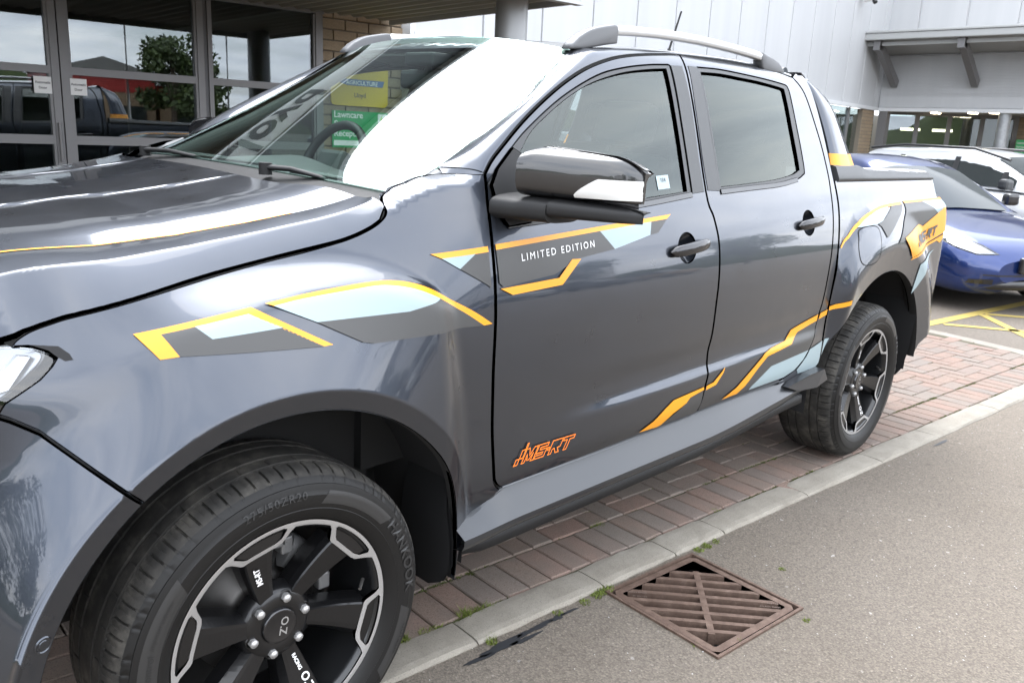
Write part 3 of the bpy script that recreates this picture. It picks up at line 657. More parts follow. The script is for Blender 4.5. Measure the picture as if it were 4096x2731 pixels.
# room behind the glass
mb = MB(); fbox(mb, -8, 2.42, -6., -5.9, 0, 2.7); fbox(mb, -8.1, -8, -6, 0, 0, 2.7); fbox(mb, 2.44, 2.6, -6, -.26, 0, 2.7); bl(mb, 'room_wall', 'room_wall')
mb = MB(); fbox(mb, -8, 2.43, -5.9, -.04, -.0, .004); bl(mb, 'room_floor', 'room_floor')
mb = MB(); fbox(mb, -8, 2.43, -5.9, -.04, 2.60, 2.64); bl(mb, 'room_ceiling', 'room_dark')
for k, (t, d, w_, h, mt) in enumerate([(-.7, -2.2, .5, 1.1, 'room_dark'), (.35, -2.8, .35, 1.5, 'room_wall'), (.8, -1.9, .5, .9, 'room_dark'), (1.7, -2.6, .6, 1.3, 'tan_wall'), (-2.2, -2.0, .8, 1., 'car_red')]):
    mb = MB(); fbox(mb, t, t+w_, d-.5, d, .0, h*.55); fbox(mb, t+.05, t+w_-.05, d-.45, d-.1, h*.55, h); o = bl(mb, 'display_stand', mt, None); o.matrix_parent_inverse = Matrix.Identity(4)
    tag(o, ['low dark display stand inside the glass doors', 'tall pale display stand behind the right door leaf', 'short dark display stand behind the right door leaf', 'tan display stand behind the window beside the brick pier', 'red display stand behind the far left window'][k], 'display stand')
# paper signs on the doors
for k, (t, lab) in enumerate([(-.082, 'white paper door notice on the left sliding door leaf'), (.176, 'white paper door notice on the right sliding door leaf')]):
    mb = MB(); fbox(mb, t, t+.126, .0375, .0385, 1.64, 1.768); sg = mb.obj('door_notice', 'paper'); tag(sg, lab, 'notice')
    for (s_, z) in (('Automatic', 1.715), ('Door', 1.675)):
        text_on('notice_lettering', s_, lambda a, b, t=t, z=z: np.stack([FO[0]+fe[0]*(t+.063+a)+fo[0]*.0395, FO[1]+fe[1]*(t+.063+a)+fo[1]*.0395, b+z], -1), 'dark_print', sg, .026, weight=.0006)
# signs on the brick pier
def Fs(t, d, z): return lambda a, b: np.stack([FO[0]+fe[0]*(t+a)+fo[0]*d, FO[1]+fe[1]*(t+a)+fo[1]*d, z+b], -1)
def rounded(x0, x1, z0, z1, r=.05, n=6):
    P = []
    for cx, cz, a in ((x1-r, z0+r, -90), (x1-r, z1-r, 0), (x0+r, z1-r, 90), (x0+r, z0+r, 180)): P += [(cx+r*math.cos(R(a+90*i/n)), cz+r*math.sin(R(a+90*i/n))) for i in range(n+1)]
    return P
mb = MB(); P = [(2.515, 2.03)]+[(3.165, 2.03)]+rounded(2.515, 3.165, 1.69, 2.03, .06)[0:1]
P = rounded(2.515, 3.165, 1.69, 2.10, .05); mb.prism(P, lambda a, b, h: Fp(a, h, b), .014, .03); ys = tag(mb.obj('dealer_sign', 'sign_yellow'), 'yellow rounded sign with blue band on the brick pier above the green sign', 'sign')
mb = MB(); mb.prism([(2.59, 1.945), (3.12, 1.945), (3.10, 1.885), (2.70, 1.885), (2.62, 1.905)], lambda a, b, h: Fp(a, h, b), .0302, .034); mb.obj('blue_band', 'sign_blue', ys)
text_on('band_lettering', 'AGRICULTURE', Fs(2.86, .0355, 1.894), 'sign_white', ys, .055, weight=.0008)
text_on('dealer_lettering', 'Lloyd', Fs(2.84, .0315, 1.775), 'dark_print', ys, .062, weight=.001)
mb = MB(); mb.prism([(2.64+.035*math.cos(q*.52), 2.0+.04*math.sin(q*.52)) for q in range(12)], lambda a, b, h: Fp(a, h, b), .0302, .033); mb.obj('leaf_emblem', 'sign_blue', ys)
mb = MB(); mb.prism([(2.53, 1.285), (3.165, 1.285), (3.165, 1.64), (2.53, 1.64)], lambda a, b, h: Fp(a, h, b), .014, .028); gs_ = tag(mb.obj('service_sign', 'sign_green'), 'green lawncare reception sign on the brick pier below the yellow sign', 'sign')
for i, (s_, z) in enumerate((('Lawncare', 1.575), ('Service', 1.485), ('Reception', 1.395))): text_on('service_lettering', s_, Fs(2.55, .0295, z), 'sign_white', gs_, .085, 'l', weight=.0018)
mb = MB(); mb.prism([(3.05, 1.535), (3.15, 1.535), (3.15, 1.625), (3.05, 1.625)], lambda a, b, h: Fp(a, h, b), .0282, .030); mb.obj('logo_tile', 'sign_white', gs_)
mb = MB(); mb.prism([(3.06, 1.56), (3.10, 1.61), (3.10, 1.56)], lambda a, b, h: Fp(a, h, b), .0302, .031); mb.prism([(3.105, 1.56), (3.14, 1.60), (3.14, 1.56)], lambda a, b, h: Fp(a, h, b), .0302, .031); mb.obj('logo_mark', 'logo_green', gs_)
mb = MB(); mb.prism([(2.545, 1.305), (2.85, 1.305), (2.87, 1.33), (2.85, 1.355), (2.545, 1.355)], lambda a, b, h: Fp(a, h, b), .0282, .030); mb.obj('direction_arrow', 'sign_white', gs_)
# canopy column
mb = MB(); mb.tube([(4.14, 3.46, .0), (4.14, 3.46, 2.52)], .128, 32); tag(mb.obj('canopy_column', 'column_paint'), 'round dark grey steel column carrying the entrance canopy', 'column')

# ================================================================== white hall wall and right wing
P0 = np.array([4.92, 5.62]); P1 = np.array([20., 6.83]); he = (P1-P0)/np.linalg.norm(P1-P0); ho = np.array([he[1], -he[0]]); HL = np.linalg.norm(P1-P0)
HM = Matrix.Translation((P0[0], P0[1], 0)) @ Matrix.Rotation(math.atan2(he[1], he[0]), 4, 'Z')
hw = tag(empty('hall_building', (12, 6.3, 0)), 'tall white metal clad hall wall above a strip of windows behind the pickup', 'building'); IM = Matrix.Translation((-12, -6.3, 0))
def hl(mb, name, mats, parent=None, recalc=True):
    o = mb.obj(name, mats, recalc=recalc); o.parent = parent or hw; o.matrix_parent_inverse = IM; return o
ZB = 2.44; seams = [0]; 
while seams[-1] < HL+3: seams.append(seams[-1]+1.06)
mb = MB(); mb.box(0, HL+3.5, .03, .4, ZB, 8.5, 0, HM); hl(mb, 'wall_core', 'cladding_seam')
for a, b in zip(seams[:-1], seams[1:]):
    mb = MB(); mb.bbox(a+.014, b-.014, .0, .028, ZB+.02, 8.5, .006, 0, HM); hl(mb, 'cladding_panel', 'cladding')
mb = MB(); mb.box(-.02, HL, -.04, .05, ZB-.06, ZB+.018, 0, HM); hl(mb, 'cladding_sill', 'cladding_seam')
mb = MB(); mb.box(-.08, -.002, -.03, .4, 0, 8.5, 0, HM); hl(mb, 'corner_trim', 'cladding_seam')
mb = MB(); mb.box(0, HL-3.2, .30, .5, 0, ZB-.06, 0, HM); hl(mb, 'back_wall', 'room_dark')
for a in np.arange(.1, HL-1.3, 1.9):
    mb = MB(); mb.box(a, a+.07, .06, .14, .5, ZB-.06, 0, HM); mb.box(a+.071, a+1.899, .06, .14, .5, .56, 0, HM); mb.box(a+.071, a+1.899, .06, .14, 1.0, 1.06, 0, HM); f_ = hl(mb, 'window_frame', 'alu_frame')
    mb = MB(); mb.box(a+.072, a+1.898, .095, .105, .561, ZB-.061, 0, HM); o = mb.obj('pane', 'shop_glass'); o.parent = f_
mb = MB(); mb.box(0, HL-1, .02, .3, 0, .495, 0, HM); hl(mb, 'plinth', 'stone_brick')
# brick piers at the inner corner
def pier2(name, Mx, w_, h_, parent, d=.12):
    mb = MB(); mb.box(0, w_, .006, d, 0, h_, 0, Mx); p_ = hl(mb, name, 'mortar', parent)
    r_ = 0
    while (r_+1)*.079 < h_:
        t = -(.11 if r_ % 2 else 0)
        while t < w_:
            a, b = max(t, 0), min(t+.21, w_)
            if b-a > .03:
                key = (round(b-a, 3), 'p2')
                if key not in bms:
                    m2 = MB(); m2.bbox(-(b-a)/2, (b-a)/2, -.006, .02, -.0335, .0335, .004); me = bpy.data.meshes.new('brick'); me.from_pydata(m2.V, [], m2.F); me.materials.append(M['stone_brick']); bms[key] = me
                o = bpy.data.objects.new('brick', bms[key]); COL.objects.link(o); o.parent = p_; o.matrix_basis = Mx @ Matrix.Translation(((a+b)/2, 0, r_*.079+.0395))
            t += .22
        r_ += 1
    return p_
rw = tag(empty('wing_building', (20, 4, 0)), 'white clad wing with a bracketed lean-to roof and recessed glazed entrance', 'building'); IR = Matrix.Translation((-20, -4, 0))
def rl(mb, name, mats, parent=None):
    o = mb.obj(name, mats); o.parent = parent or rw; o.matrix_parent_inverse = IR; return o
XR = 20.
mb = MB(); mb.box(XR, XR+.25, 3.62, 6.8, 2.46, 3.6); rl(mb, 'fascia_wall', 'cladding')
for k in range(28):
    z = 2.72+k*.031; mb = MB(); mb.bbox(XR-.012, XR-.002, 3.75, 6.79, z, z+.027, .004); rl(mb, 'fascia_plank', 'cladding')
mb = MB(); mb.box(XR-.016, XR-.002, 3.75, 6.79, 2.47, 2.712); rl(mb, 'lower_flashing', 'cladding'); mb = MB(); mb.box(XR-.04, XR-.001, 3.55, 6.8, 2.375, 2.455); rl(mb, 'drip_rail', 'cladding_seam')
mb = MB(); mb.box(XR-.02, XR-.001, 3.60, 3.745, 2.46, 3.6); rl(mb, 'end_trim', 'cladding_seam'); mb = MB(); mb.box(XR-.02, XR+.2, .2, 3.598, 2.46, 8.4); rl(mb, 'return_wall', 'cladding')
mb = MB(); mb.box(XR+.1, XR+.5, .2, 7.3, 3.62, 8.4); rl(mb, 'upper_wall', 'cladding_seam')
for k in range(7):
    mb = MB(); mb.bbox(XR+.07, XR+.098, 7.2-k*1.02-.995, 7.2-k*1.02, 3.95, 8.4, .006); rl(mb, 'cladding_panel', 'cladding')
# lean-to roof
GX, GZ = 18.6, 3.86
mb = MB(); G = []
for i in range(240):
    y = .5+i*.0285; zz = .030 if (i//4) % 2 else -.012
    G.append([(GX-.05, y, GZ+.10+zz), (XR+.09, y, GZ+.26+zz)])
mb.grid(G, 0, sm=False); rl(mb, 'roof_sheet', 'roof_sheet')
mb = MB(); mb.bbox(GX-.12, GX, .4, 7.12, GZ-.06, GZ+.08, .02); mb.bbox(GX-.14, GX-.02, .4, 7.14, GZ+.082, GZ+.13, .01); rl(mb, 'gutter', 'fascia')
mb = MB(); mb.bbox(GX+.1, GX+.2, .4, 6.95, GZ-.16, GZ-.08, .006); rl(mb, 'purlin', 'fascia')
mb = MB(); mb.add([(GX+.02, .4, GZ+.02), (GX+.02, 6.95, GZ+.02), (XR, 6.85, 3.64), (XR, .4, 3.64)], [(0, 1, 2, 3)]); rl(mb, 'soffit_lining', 'fascia')
for k, y in enumerate((6.48, 4.75, 2.9)):
    mb = MB(); d_ = Vector((XR-.05, y, 2.98))-Vector((GX+.06, y, GZ-.10)); ln = d_.length
    Mx = Matrix.Translation(Vector((GX+.06, y, GZ-.10))) @ Matrix.Rotation(-math.atan2(d_.z, d_.x), 4, 'Y')
    mb.bbox(0, ln, -.07, .07, -.09, .09, .006, 0, Mx); mb.bbox(GX, GX+.2, y-.07, y+.07, GZ-.26, GZ-.061, .006); rl(mb, 'roof_bracket', 'alu_frame')
# recessed glazed entrance of the wing
mb = MB(); mb.box(XR, XR+6, .2, 6.8, 2.40, 2.44); rl(mb, 'porch_soffit', 'soffit2')
for (x, y) in ((20.6, 4.9), (20.4, 4.4), (21.2, 3.2), (20.9, 5.8)):
    mb = MB(); mb.bbox(x-.12, x+.12, y-.08, y+.08, 2.375, 2.399, .01); rl(mb, 'soffit_light', 'tube_light')
ent = [(20.9, 6.95), (22.2, 4.4)]
def EP(t, d, z): a, b = np.array(ent[0]), np.array(ent[1]); e_ = (b-a)/np.linalg.norm(b-a); n_ = np.array([e_[1], -e_[0]]); q = a+e_*t-n_*0+np.array([-abs(e_[1]), -e_[0]])*0+n_*d; return (q[0], q[1], z)
ea = np.array(ent[1])-np.array(ent[0]); EL = float(np.linalg.norm(ea)); EM = Matrix.Translation((ent[0][0], ent[0][1], 0)) @ Matrix.Rotation(math.atan2(ea[1], ea[0]), 4, 'Z')
mb = MB(); xs = np.linspace(0, EL, 5)
for x in xs: mb.box(x-.05, x+.05, -.05, .05, 0, 2.34, 0, EM)
mb.box(-.05, EL+.05, -.051, .049, 2.341, 2.40, 0, EM); ef = rl(mb, 'entrance_frame', 'alu_dark')
for a, b in zip(xs[:-1], xs[1:]):
    mb = MB(); mb.box(a+.05, b-.05, -.006, .006, 0, 2.34, 0, EM); o = mb.obj('pane', 'shop_glass'); o.parent = ef
mb = MB(); mb.box(-1.5, EL+1.5, 2.5, 2.6, 0, 2.4, 0, EM); mb.box(-1.5, -1.4, 0.06, 2.5, 0, 2.4, 0, EM); rl(mb, 'porch_room', 'room_wall')
for t in (.5, 1.25): mb = MB(); mb.box(t, t+.45, 1.0, 1.12, 2.0, 2.06, 0, EM); rl(mb, 'strip_light', 'tube_light')
for k, (t, d, w_, h, mt) in enumerate([(.25, .5, .3, 1.5, 'sign_blue'), (1.0, .6, .25, 1.3, 'paper'), (1.55, .5, .2, 1.7, 'galvanised')]):
    mb = MB(); mb.box(t, t+w_, d, d+.03, .7, h, 0, EM); mb.box(t+w_/2-.02, t+w_/2+.02, d+.031, d+.06, 0, h-.05, 0, EM); o = tag(mb.obj('poster_stand', mt), ['blue poster stand inside the wing entrance', 'white poster stand inside the wing entrance', 'grey poster stand inside the wing entrance'][k], 'poster stand')
MB1 = Matrix.Translation((20.02, 6.98, 0)) @ Matrix.Rotation(R(-90), 4, 'Z')
pier2('corner_pier', Matrix.Translation(tuple(P0+he*(HL-1.0))+(0,)) @ Matrix.Rotation(math.atan2(he[1], he[0]), 4, 'Z'), .82, 2.38, hw)
mb = MB(); mb.box(20.0, 20.2, 6.58, 6.78, 0, 2.38); rl(mb, 'steel_post', 'alu_frame')
pier2('end_pier', Matrix.Translation((22.25, 4.36, 0)) @ Matrix.Rotation(R(-78), 4, 'Z'), .55, 2.38, hw)
mb = MB(); mb.tube([(20.15, 3.99+.12, .0), (20.15, 3.99+.12, 2.40)], .125, 28); tag(mb.obj('porch_column', 'galvanised'), 'round galvanised column under the wing porch beside the small green sign', 'column')
mb = MB(); mb.box(22.6, 24., .6, .7, 0, 2.4); mb.box(22.5, 22.6, .6, 3.6, 0, .9); rl(mb, 'side_wall', 'cladding')
mb = MB()
for y in (3.6, 2.9, 2.0, 1.0): mb.box(22.5, 22.58, y-.05, y+.05, .9, 2.4)
mb.box(22.501, 22.579, .6, 3.6, 2.3, 2.399); f_ = rl(mb, 'window_frame', 'alu_frame')
mb = MB(); mb.box(22.535, 22.545, .6, 3.6, .901, 2.299); o = mb.obj('pane', 'shop_glass'); o.parent = f_
# small green sign on the far pier
MS = Matrix.Translation((21.9, 4.3, 0)) @ Matrix.Rotation(R(-78), 4, 'Z')
mb = MB(); mb.box(.05, .40, -.03, 0, 1.5, 1.86, 0, MS); mb.box(.06, .1, .0, .4, 1.55, 1.6, 0, MS); o2 = tag(mb.obj('small_service_sign', 'sign_green'), 'small green service sign beside the galvanised porch column', 'sign')
for i, s_ in enumerate(('Lawncare', 'Service', 'Reception')):
    text_on('service_lettering', s_, lambda a, b, i=i: np.stack([21.9+math.cos(R(-78))*(.07+a)+math.sin(R(-78))*.034, 4.3+math.sin(R(-78))*(.07+a)-math.cos(R(-78))*.034, 1.77-.09*i+b], -1), 'sign_white', o2, .06, 'l', weight=.001)
# camera on the hall corner
cv_ = tag(empty('security_camera', (17.9, 6.55, 4.6)), 'white security camera fixed near the top of the inner wall corner', 'camera')
mb = MB(); mb.tube([(0, .02, 0), (0, -.10, 0)], [.10, .085], 18); mb.obj('mount', 'cctv', cv_)
mb = MB(); mb.tube([(0, -.10, 0), (-.05, -.26, -.01)], [.075, .07], 16); mb.obj('housing', 'cctv', cv_); mb = MB(); mb.tube([(-.05, -.2, -.07), (-.07, -.24, -.13)], [.05, .045], 14); mb.obj('lens', 'car_black', cv_)

# ================================================================== the pickup
truck = tag(empty('pickup_truck'), 'dark grey double cab pickup with gold and grey side graphics parked on the brick bay', 'pickup truck')
truck.rotation_euler = (LEAN, 0, 0)
def T(name, *a, **k): return panel(name, *a, **k)
cut = lambda a, b, n: list(np.linspace(a, b, n))
HC = (-.009, .385)
def arc(c, r, a0, a1, n=40): return [(c[0]+r*math.cos(R(q)), c[1]+r*math.sin(R(q))) for q in np.linspace(a0, a1, n)]
# ---- shut lines (x,z) on the side surface
hoodgap = cr([(-.476, 1.094), (-.466, 1.106), (-.445, 1.120), (-.417, 1.132), (-.374, 1.146), (-.267, 1.166), (-.132, 1.186), (.019, 1.21), (.123, 1.226), (.225, 1.247), (.291, 1.270), (.328, 1.292), (.350, 1.318)], 5)
gapF = cr([(.655, 1.394), (.648, 1.351), (.643, 1.318), (.636, 1.221), (.633, 1.133), (.629, 1.043), (.625, .928), (.628, .83), (.639, .701), (.657, .58), (.672, .545), (.695, .525)], 5)
gapM = cr([(1.775, 1.795), (1.747, 1.639), (1.705, 1.333), (1.729, 1.245), (1.747, 1.155), (1.740, 1.019), (1.734, .942), (1.730, .78), (1.724, .701), (1.704, .615), (1.690, .535)], 5)
gapR = cr([(2.618, 1.779), (2.665, 1.717), (2.686, 1.602), (2.703, 1.496), (2.708, 1.388), (2.70, 1.316), (2.688, 1.207), (2.668, 1.099), (2.645, .991), (2.622, .839), (2.59, .726), (2.52, .635), (2.44, .585), (2.33, .553)], 5)
dtop = cr([(.655, 1.394), (.688, 1.426), (.735, 1.460), (.842, 1.531), (.954, 1.595), (1.073, 1.654), (1.196, 1.703), (1.324, 1.739), (1.43, 1.759), (1.539, 1.773), (1.65, 1.784), (1.775, 1.794), (2.063, 1.803), (2.297, 1.803), (2.493, 1.794), (2.618, 1.779)], 5)
G2 = .0032
def off_curve(c, d): P = np.array(c); t = np.gradient(P, axis=0); t /= np.linalg.norm(t, axis=1)[:, None]+1e-9; return [tuple(p) for p in P+np.stack([-t[:, 1], t[:, 0]], 1)*d]
# ---- front fender
seam = [(-.328, .812), (-.40, .886), (-.459, .948), (-.497, .971), (-.511, .977)]
lipA = arc(HC, .53, 180-127.3, -8, 44)      # from the bumper seam over the top to the sill, clockwise
lipA = [p for p in arc(HC, .53, 126.8, -7, 60)]
fend = [p for p in off_curve(hoodgap, -.0016)]+cr([(.352, 1.320), (.393, 1.350), (.445, 1.369), (.506, 1.386), (.575, 1.392), (.650, 1.394)], 6)+off_curve(gapF, -G2)+[(.66, .50), (.60, .465), (.545, .425), (.521, .33)]+lipA[::-1]+[(x-.001, z+.003) for x, z in seam]+[(-.50, 1.0), (-.446, 1.040), (-.425, 1.062), (-.416, 1.075), (-.424, 1.086), (-.45, 1.094)]
RG = np.concatenate([np.array(arc(HC, r_, 0 if 0 else -14, 150, 150)) for r_ in (.5735, .5785, .5835)])
fN, fF = panel('front_fender', fend, side, 'paint', truck, step=.0135, bstep=.012, extra=RG)
# arch return (the painted lip turning in towards the wheel)
def arch_return(name, c, r, a0, a1, depth, mat):
    mb = MB(); G = []
    for q in np.linspace(a0, a1, 70):
        x, z = c[0]+r*math.cos(R(q)), c[1]+r*math.sin(R(q)); y = float(S(x, z)); xi, zi = c[0]+(r+.03)*math.cos(R(q)), c[1]+(r+.03)*math.sin(R(q))
        G.append([(x, y+.0005, z), (x, y+.03, z), (xi, y+depth, zi)])
    mb.grid(G); 
    for nm in (0, 1):
        m2 = MB(); m2.grid([[(p[0], 2*YC-p[1] if nm else p[1], p[2]) for p in row] for row in G]); m2.obj(name, mat, truck)
arch_return('arch_lip', HC, .53, 150, -8, .07, 'under')
# ---- front bumper
bump_p = [(-.330, .808)]+[(x, z-.004) for x, z in seam]+[(-.53, .975), (-.66, .96), (-.74, .93), (-.74, .34), (-.66, .30), (-.545, .33)]+arc(HC, .53, 186, 127.6, 30)
bN, bF = panel('front_bumper', bump_p, side, 'paint', truck, step=.025, bstep=.018, extra=np.concatenate([np.array(arc(HC, r_, 125, 196, 70)) for r_ in (.5735, .5785, .5835)]))
mb = MB(); G = []
for t in np.linspace(0, 1, 21):
    y = .36+(2*YC-.72)*t; k = 1-(2*t-1)**2; G.append([(-.735-.17*k**.7, y, .34), (-.745-.19*k**.7, y, .55), (-.735-.16*k**.7, y, .62), (-.735-.16*k**.7, y, .72)])
mb.grid(G); mb.obj('bumper_beam', 'paint', truck)
mb = MB(); G = []
for t in np.linspace(0, 1, 21):
    y = .36+(2*YC-.72)*t; k = 1-(2*t-1)**2; G.append([(-.73-.14*k**.7, y, .72), (-.73-.13*k**.7, y, .9), (-.70-.10*k**.7, y, 1.03)])
mb.grid(G); mb.obj('grille', 'black_plastic', truck)
for z in (.78, .85, .92): 
    mb = MB(); mb.tube([(-.745-.135*(1-(2*t-1)**2)**.7, .40+(2*YC-.8)*t, z) for t in np.linspace(0, 1, 17)], .014, 8); mb.obj('grille_bar', 'gloss_black', truck)
# parking sensor
sp = np.array([float(v) for v in side(-.515, .60)]); 
n_ = fnormal(side, np.array([[-.515, .60]]))[0]; Mn = Vector(n_).to_track_quat('Z', 'Y').to_matrix().to_4x4(); Mn.translation = Vector(sp)
mb = MB()
for r0, r1, h0, h1 in ((.0165, .0145, .0005, .0025), (.0145, .0125, .0025, .0012), (.0095, .0085, .0012, .0022), (.0085, .0001, .0022, .0022), (.0125, .0095, .0008, .0008)):
    G = [[tuple(Mn @ Vector((r*math.cos(q), r*math.sin(q), h))) for r, h in ((r0, h0), (r1, h1))] for q in np.linspace(0, 2*math.pi, 25)]; mb.grid(G)
mb.obj('parking_sensor', 'paint', bN)
# ---- headlamp
hl_p = cr([(-.472, 1.094), (-.452, 1.092), (-.436, 1.087), (-.424, 1.080), (-.419, 1.071), (-.428, 1.056), (-.449, 1.034), (-.482, 1.002), (-.511, .980)], 4)+[(-.56, .965), (-.66, .955), (-.70, 1.0), (-.66, 1.07), (-.56, 1.092)]
lampN, lampF = panel('headlamp', hl_p, side, 'lens_glass', truck, step=.02, off=-.004, thick=.01)
for par, mir in ((lampN, 0), (lampF, 1)):
    fy = (lambda P: P) if not mir else (lambda P: [(p[0], 2*YC-p[1], p[2]) for p in P])
    for nm, sc, dp, mt in (('lamp_bezel', 1.0, .05, 'gloss_black'), ('lamp_reflector', .86, .046, 'lamp_shell')):
        P = np.array(hl_p); c0 = P.mean(0); Q = c0+(P-c0)*sc; V = [(a, float(S(a, b))+dp, b) for a, b in Q]; mk(nm, fy(V), [tuple(range(len(V)))], mt, par)
    P = [(-.50, 1.03), (-.462, 1.072), (-.445, 1.070), (-.485, 1.015), (-.56, .985), (-.60, .99), (-.60, 1.01), (-.545, 1.005)]
    V = [(a, float(S(a, b))+.030, b) for a, b in P]+[(a, float(S(a, b))+.044, b) for a, b in P]; n = len(P)
    mk('daytime_light', fy(V), [tuple(range(n))]+[(i, (i+1) % n, n+(i+1) % n, n+i) for i in range(n)], 'lamp_white', par)
# black corner piece behind the lamp
hs_p = [(-.448, 1.0965), (-.409, 1.094), (-.396, 1.081), (-.393, 1.071), (-.405, 1.069), (-.414, 1.076), (-.424, 1.087)]
panel('lamp_corner_trim', hs_p, side, 'arch_black', fN, step=.01, off=.0012, thick=0, chamfer=0, mirror=False)
# ---- bonnet
hgx = np.array([p[0] for p in hoodgap]); hgz = np.array([p[1] for p in hoodgap]); o_ = np.argsort(hgx); hgx, hgz = hgx[o_], hgz[o_]
gxs = np.array([-.95, -.80, -.66, -.56, -.48, -.417, -.267, -.132, .019, .123, .232, .33, .5]); gzs = np.array([.90, .965, 1.035, 1.078, 1.108, 1.132, 1.166, 1.188, 1.211, 1.228, 1.248, 1.272, 1.31])
ZG = _nspline(gxs, gzs)
def hood_edge(x):
    z = np.interp(x, hgx, hgz); return S(np.maximum(x, -.52), z)+np.clip(-.52-x, 0, 1)*.9
_q = np.linspace(0, 1, 201); _qs = np.interp(_q, [0, .2, .42, .465, .56, .8, 1.0], [1.0, .9, .80, .20, .17, .125, .075]); _qp = np.concatenate([[0], np.cumsum((_qs[1:]+_qs[:-1])/2*.005)])
_e = np.linspace(0, .8, 321)
_ea = np.interp(_e, [0, .05, .068, .09, .115, .145, .18, .3, .5, .8], [.35, .33, .24, .17, .115, .08, .048, .04, .022, 0]); _eb = np.interp(_e, [0, .05, .09, .115, .145, .18, .3, .5, .8], [.17, .165, .15, .115, .085, .055, .04, .022, 0])
def _cum(v): return np.concatenate([[0], np.cumsum((v[1:]+v[:-1])/2*(_e[1]-_e[0]))])
_pa, _pb = _cum(_ea), _cum(_eb)
def stripe_d(x): return np.interp(x, [-.8, -.6, -.42, -.28, -.11, .05, .3], [.30, .26, .21, .168, .136, .125, .122])
def hood_z(x, y):
    x = np.asarray(x, float); y = np.asarray(y, float); yy = np.where(y > YC, 2*YC-y, y)
    zc_ = np.interp(x, hgx, hgz); cor = np.clip(zc_-ZG(x), 0, .06)          # the corner lifts at the cowl
    e = hood_edge(x); d = np.clip(yy-e, 0, 1.2); ds = stripe_d(x)
    h = ds*np.interp(np.clip(d/ds, 0, 1), _q, _qp); k = sm((x+.40)/.22); ee = np.clip(d-ds, 0, .8)
    h = h+np.interp(ee, _e, _pa)*k+np.interp(ee, _e, _pb)*(1-k)
    rg = .0055*np.exp(-((yy-.668+.06*(x+.1))/.009)**2)*sm((.26-x)/.12)*sm((x+.8)/.2)
    return ZG(x)+cor*np.exp(-(d/.05)**2)+h+rg
def hood_fn(x, y): x = np.asarray(x, float); y = np.asarray(y, float); return np.stack([x, y, hood_z(x, y)], -1)
hx = [x for x in np.linspace(-.66, .346, 40)]
near_e = [(x, float(hood_edge(x))+.0012) for x in hx]
rear_e = cr([(.350, float(hood_edge(.346))+.012), (.340, .24), (.296, .338), (.250, .45), (.238, .60), (.236, .78), (.235, YC), (.236, 2*YC-.78), (.238, 2*YC-.60), (.250, 2*YC-.45), (.296, 2*YC-.338), (.340, 2*YC-.24)], 5)
front_e = cr([(-.70, .42), (-.75, .6), (-.775, YC), (-.75, 2*YC-.6), (-.70, 2*YC-.42)], 4)[::-1]
hood_poly = near_e+rear_e+[(x, 2*YC-y) for x, y in near_e[::-1]]+front_e
HEX = np.array([(x, (2*YC-y if fl_ else y)) for x in np.linspace(-.70, .33, 110) for y in [float(hood_edge(x))+float(stripe_d(x))*q for q in (.30, .405, .43, .455, .48, .51, .6)]+[float(hood_edge(x))+float(stripe_d(x))+q for q in (-.005, -.001, .003, .012, .05, .06, .07)] for fl_ in (0, 1)])
hood = panel('bonnet', hood_poly, hood_fn, 'paint', truck, step=.0125, bstep=.014, mirror=False, thick=.02, extra=HEX)
# thin gold line along the bulge
gl = [(float(x), float(hood_edge(x)+stripe_d(x))) for x in np.linspace(-.70, .165, 45)]
w_ = np.linspace(.0042, .0024, len(gl)); lp = [(x, y-k) for (x, y), k in zip(gl, w_)]+[(x, y+k) for (x, y), k in zip(gl, w_)][::-1]
GOLD_LINE = gl
decal('bonnet_stripe', lp, 'gold_vinyl', (hood, hood), fn=hood_fn, step=.012, off=.0014)
# engine bay fill under the gaps
mb = MB(); mb.box(-.60, .40, .27, 2*YC-.27, .55, 1.06); mb.box(-.5, .62, .20, .26, .9, 1.05); mb.box(.36, .62, .24, 2*YC-.24, .6, 1.24); mb.obj('engine_bay', 'gap_black', truck)
def gapstrip(name, curve, w=.0055, depth=.010, mat='gap_black', fn=side):
    """dark rebate behind a shut line"""
    for mir in (0, 1):
        mb = MB(); P = np.array(curve); t = np.gradient(P, axis=0); t /= np.linalg.norm(t, axis=1)[:, None]+1e-9; n = np.stack([-t[:, 1], t[:, 0]], 1); G = []
        for p, q in zip(P, n): G.append([(a, (2*YC-y if mir else y), b) for (a, b) in (p-q*w, p+q*w) for y in (float(S(a, b))+depth,)])
        mb.grid(G); mb.obj(name, mat, truck)
for c in (hoodgap, gapF, gapM, gapR): gapstrip('shut_line', c)
gapstrip('shut_line', dtop)
gapstrip('shut_line', seam[::-1])
# ---- windscreen surface
def ws(u, v):
    u = np.asarray(u, float); v = np.asarray(v, float)
    xe = .432+(1.205-.432)*v; ze = 1.340+(1.757-1.340)*(v-.27*v*(1-v)); he_ = .735-.135*v
    xc = .335+(1.165-.335)*v; zc_ = 1.366+(1.803-1.366)*(v+.02*v*(1-v)); w = 1-np.abs(u)**2.4
    return np.stack([xe+(xc-xe)*w, YC+u*he_, ze+(zc_-ze)*w], -1)
wsc = panel('windscreen', [(-1, 0), (1, 0), (1, 1), (-1, 1)], lambda a, b: ws(a, b), 'windscreen', truck, step=.05, mirror=False, thick=.005, chamfer=0, flip=True)
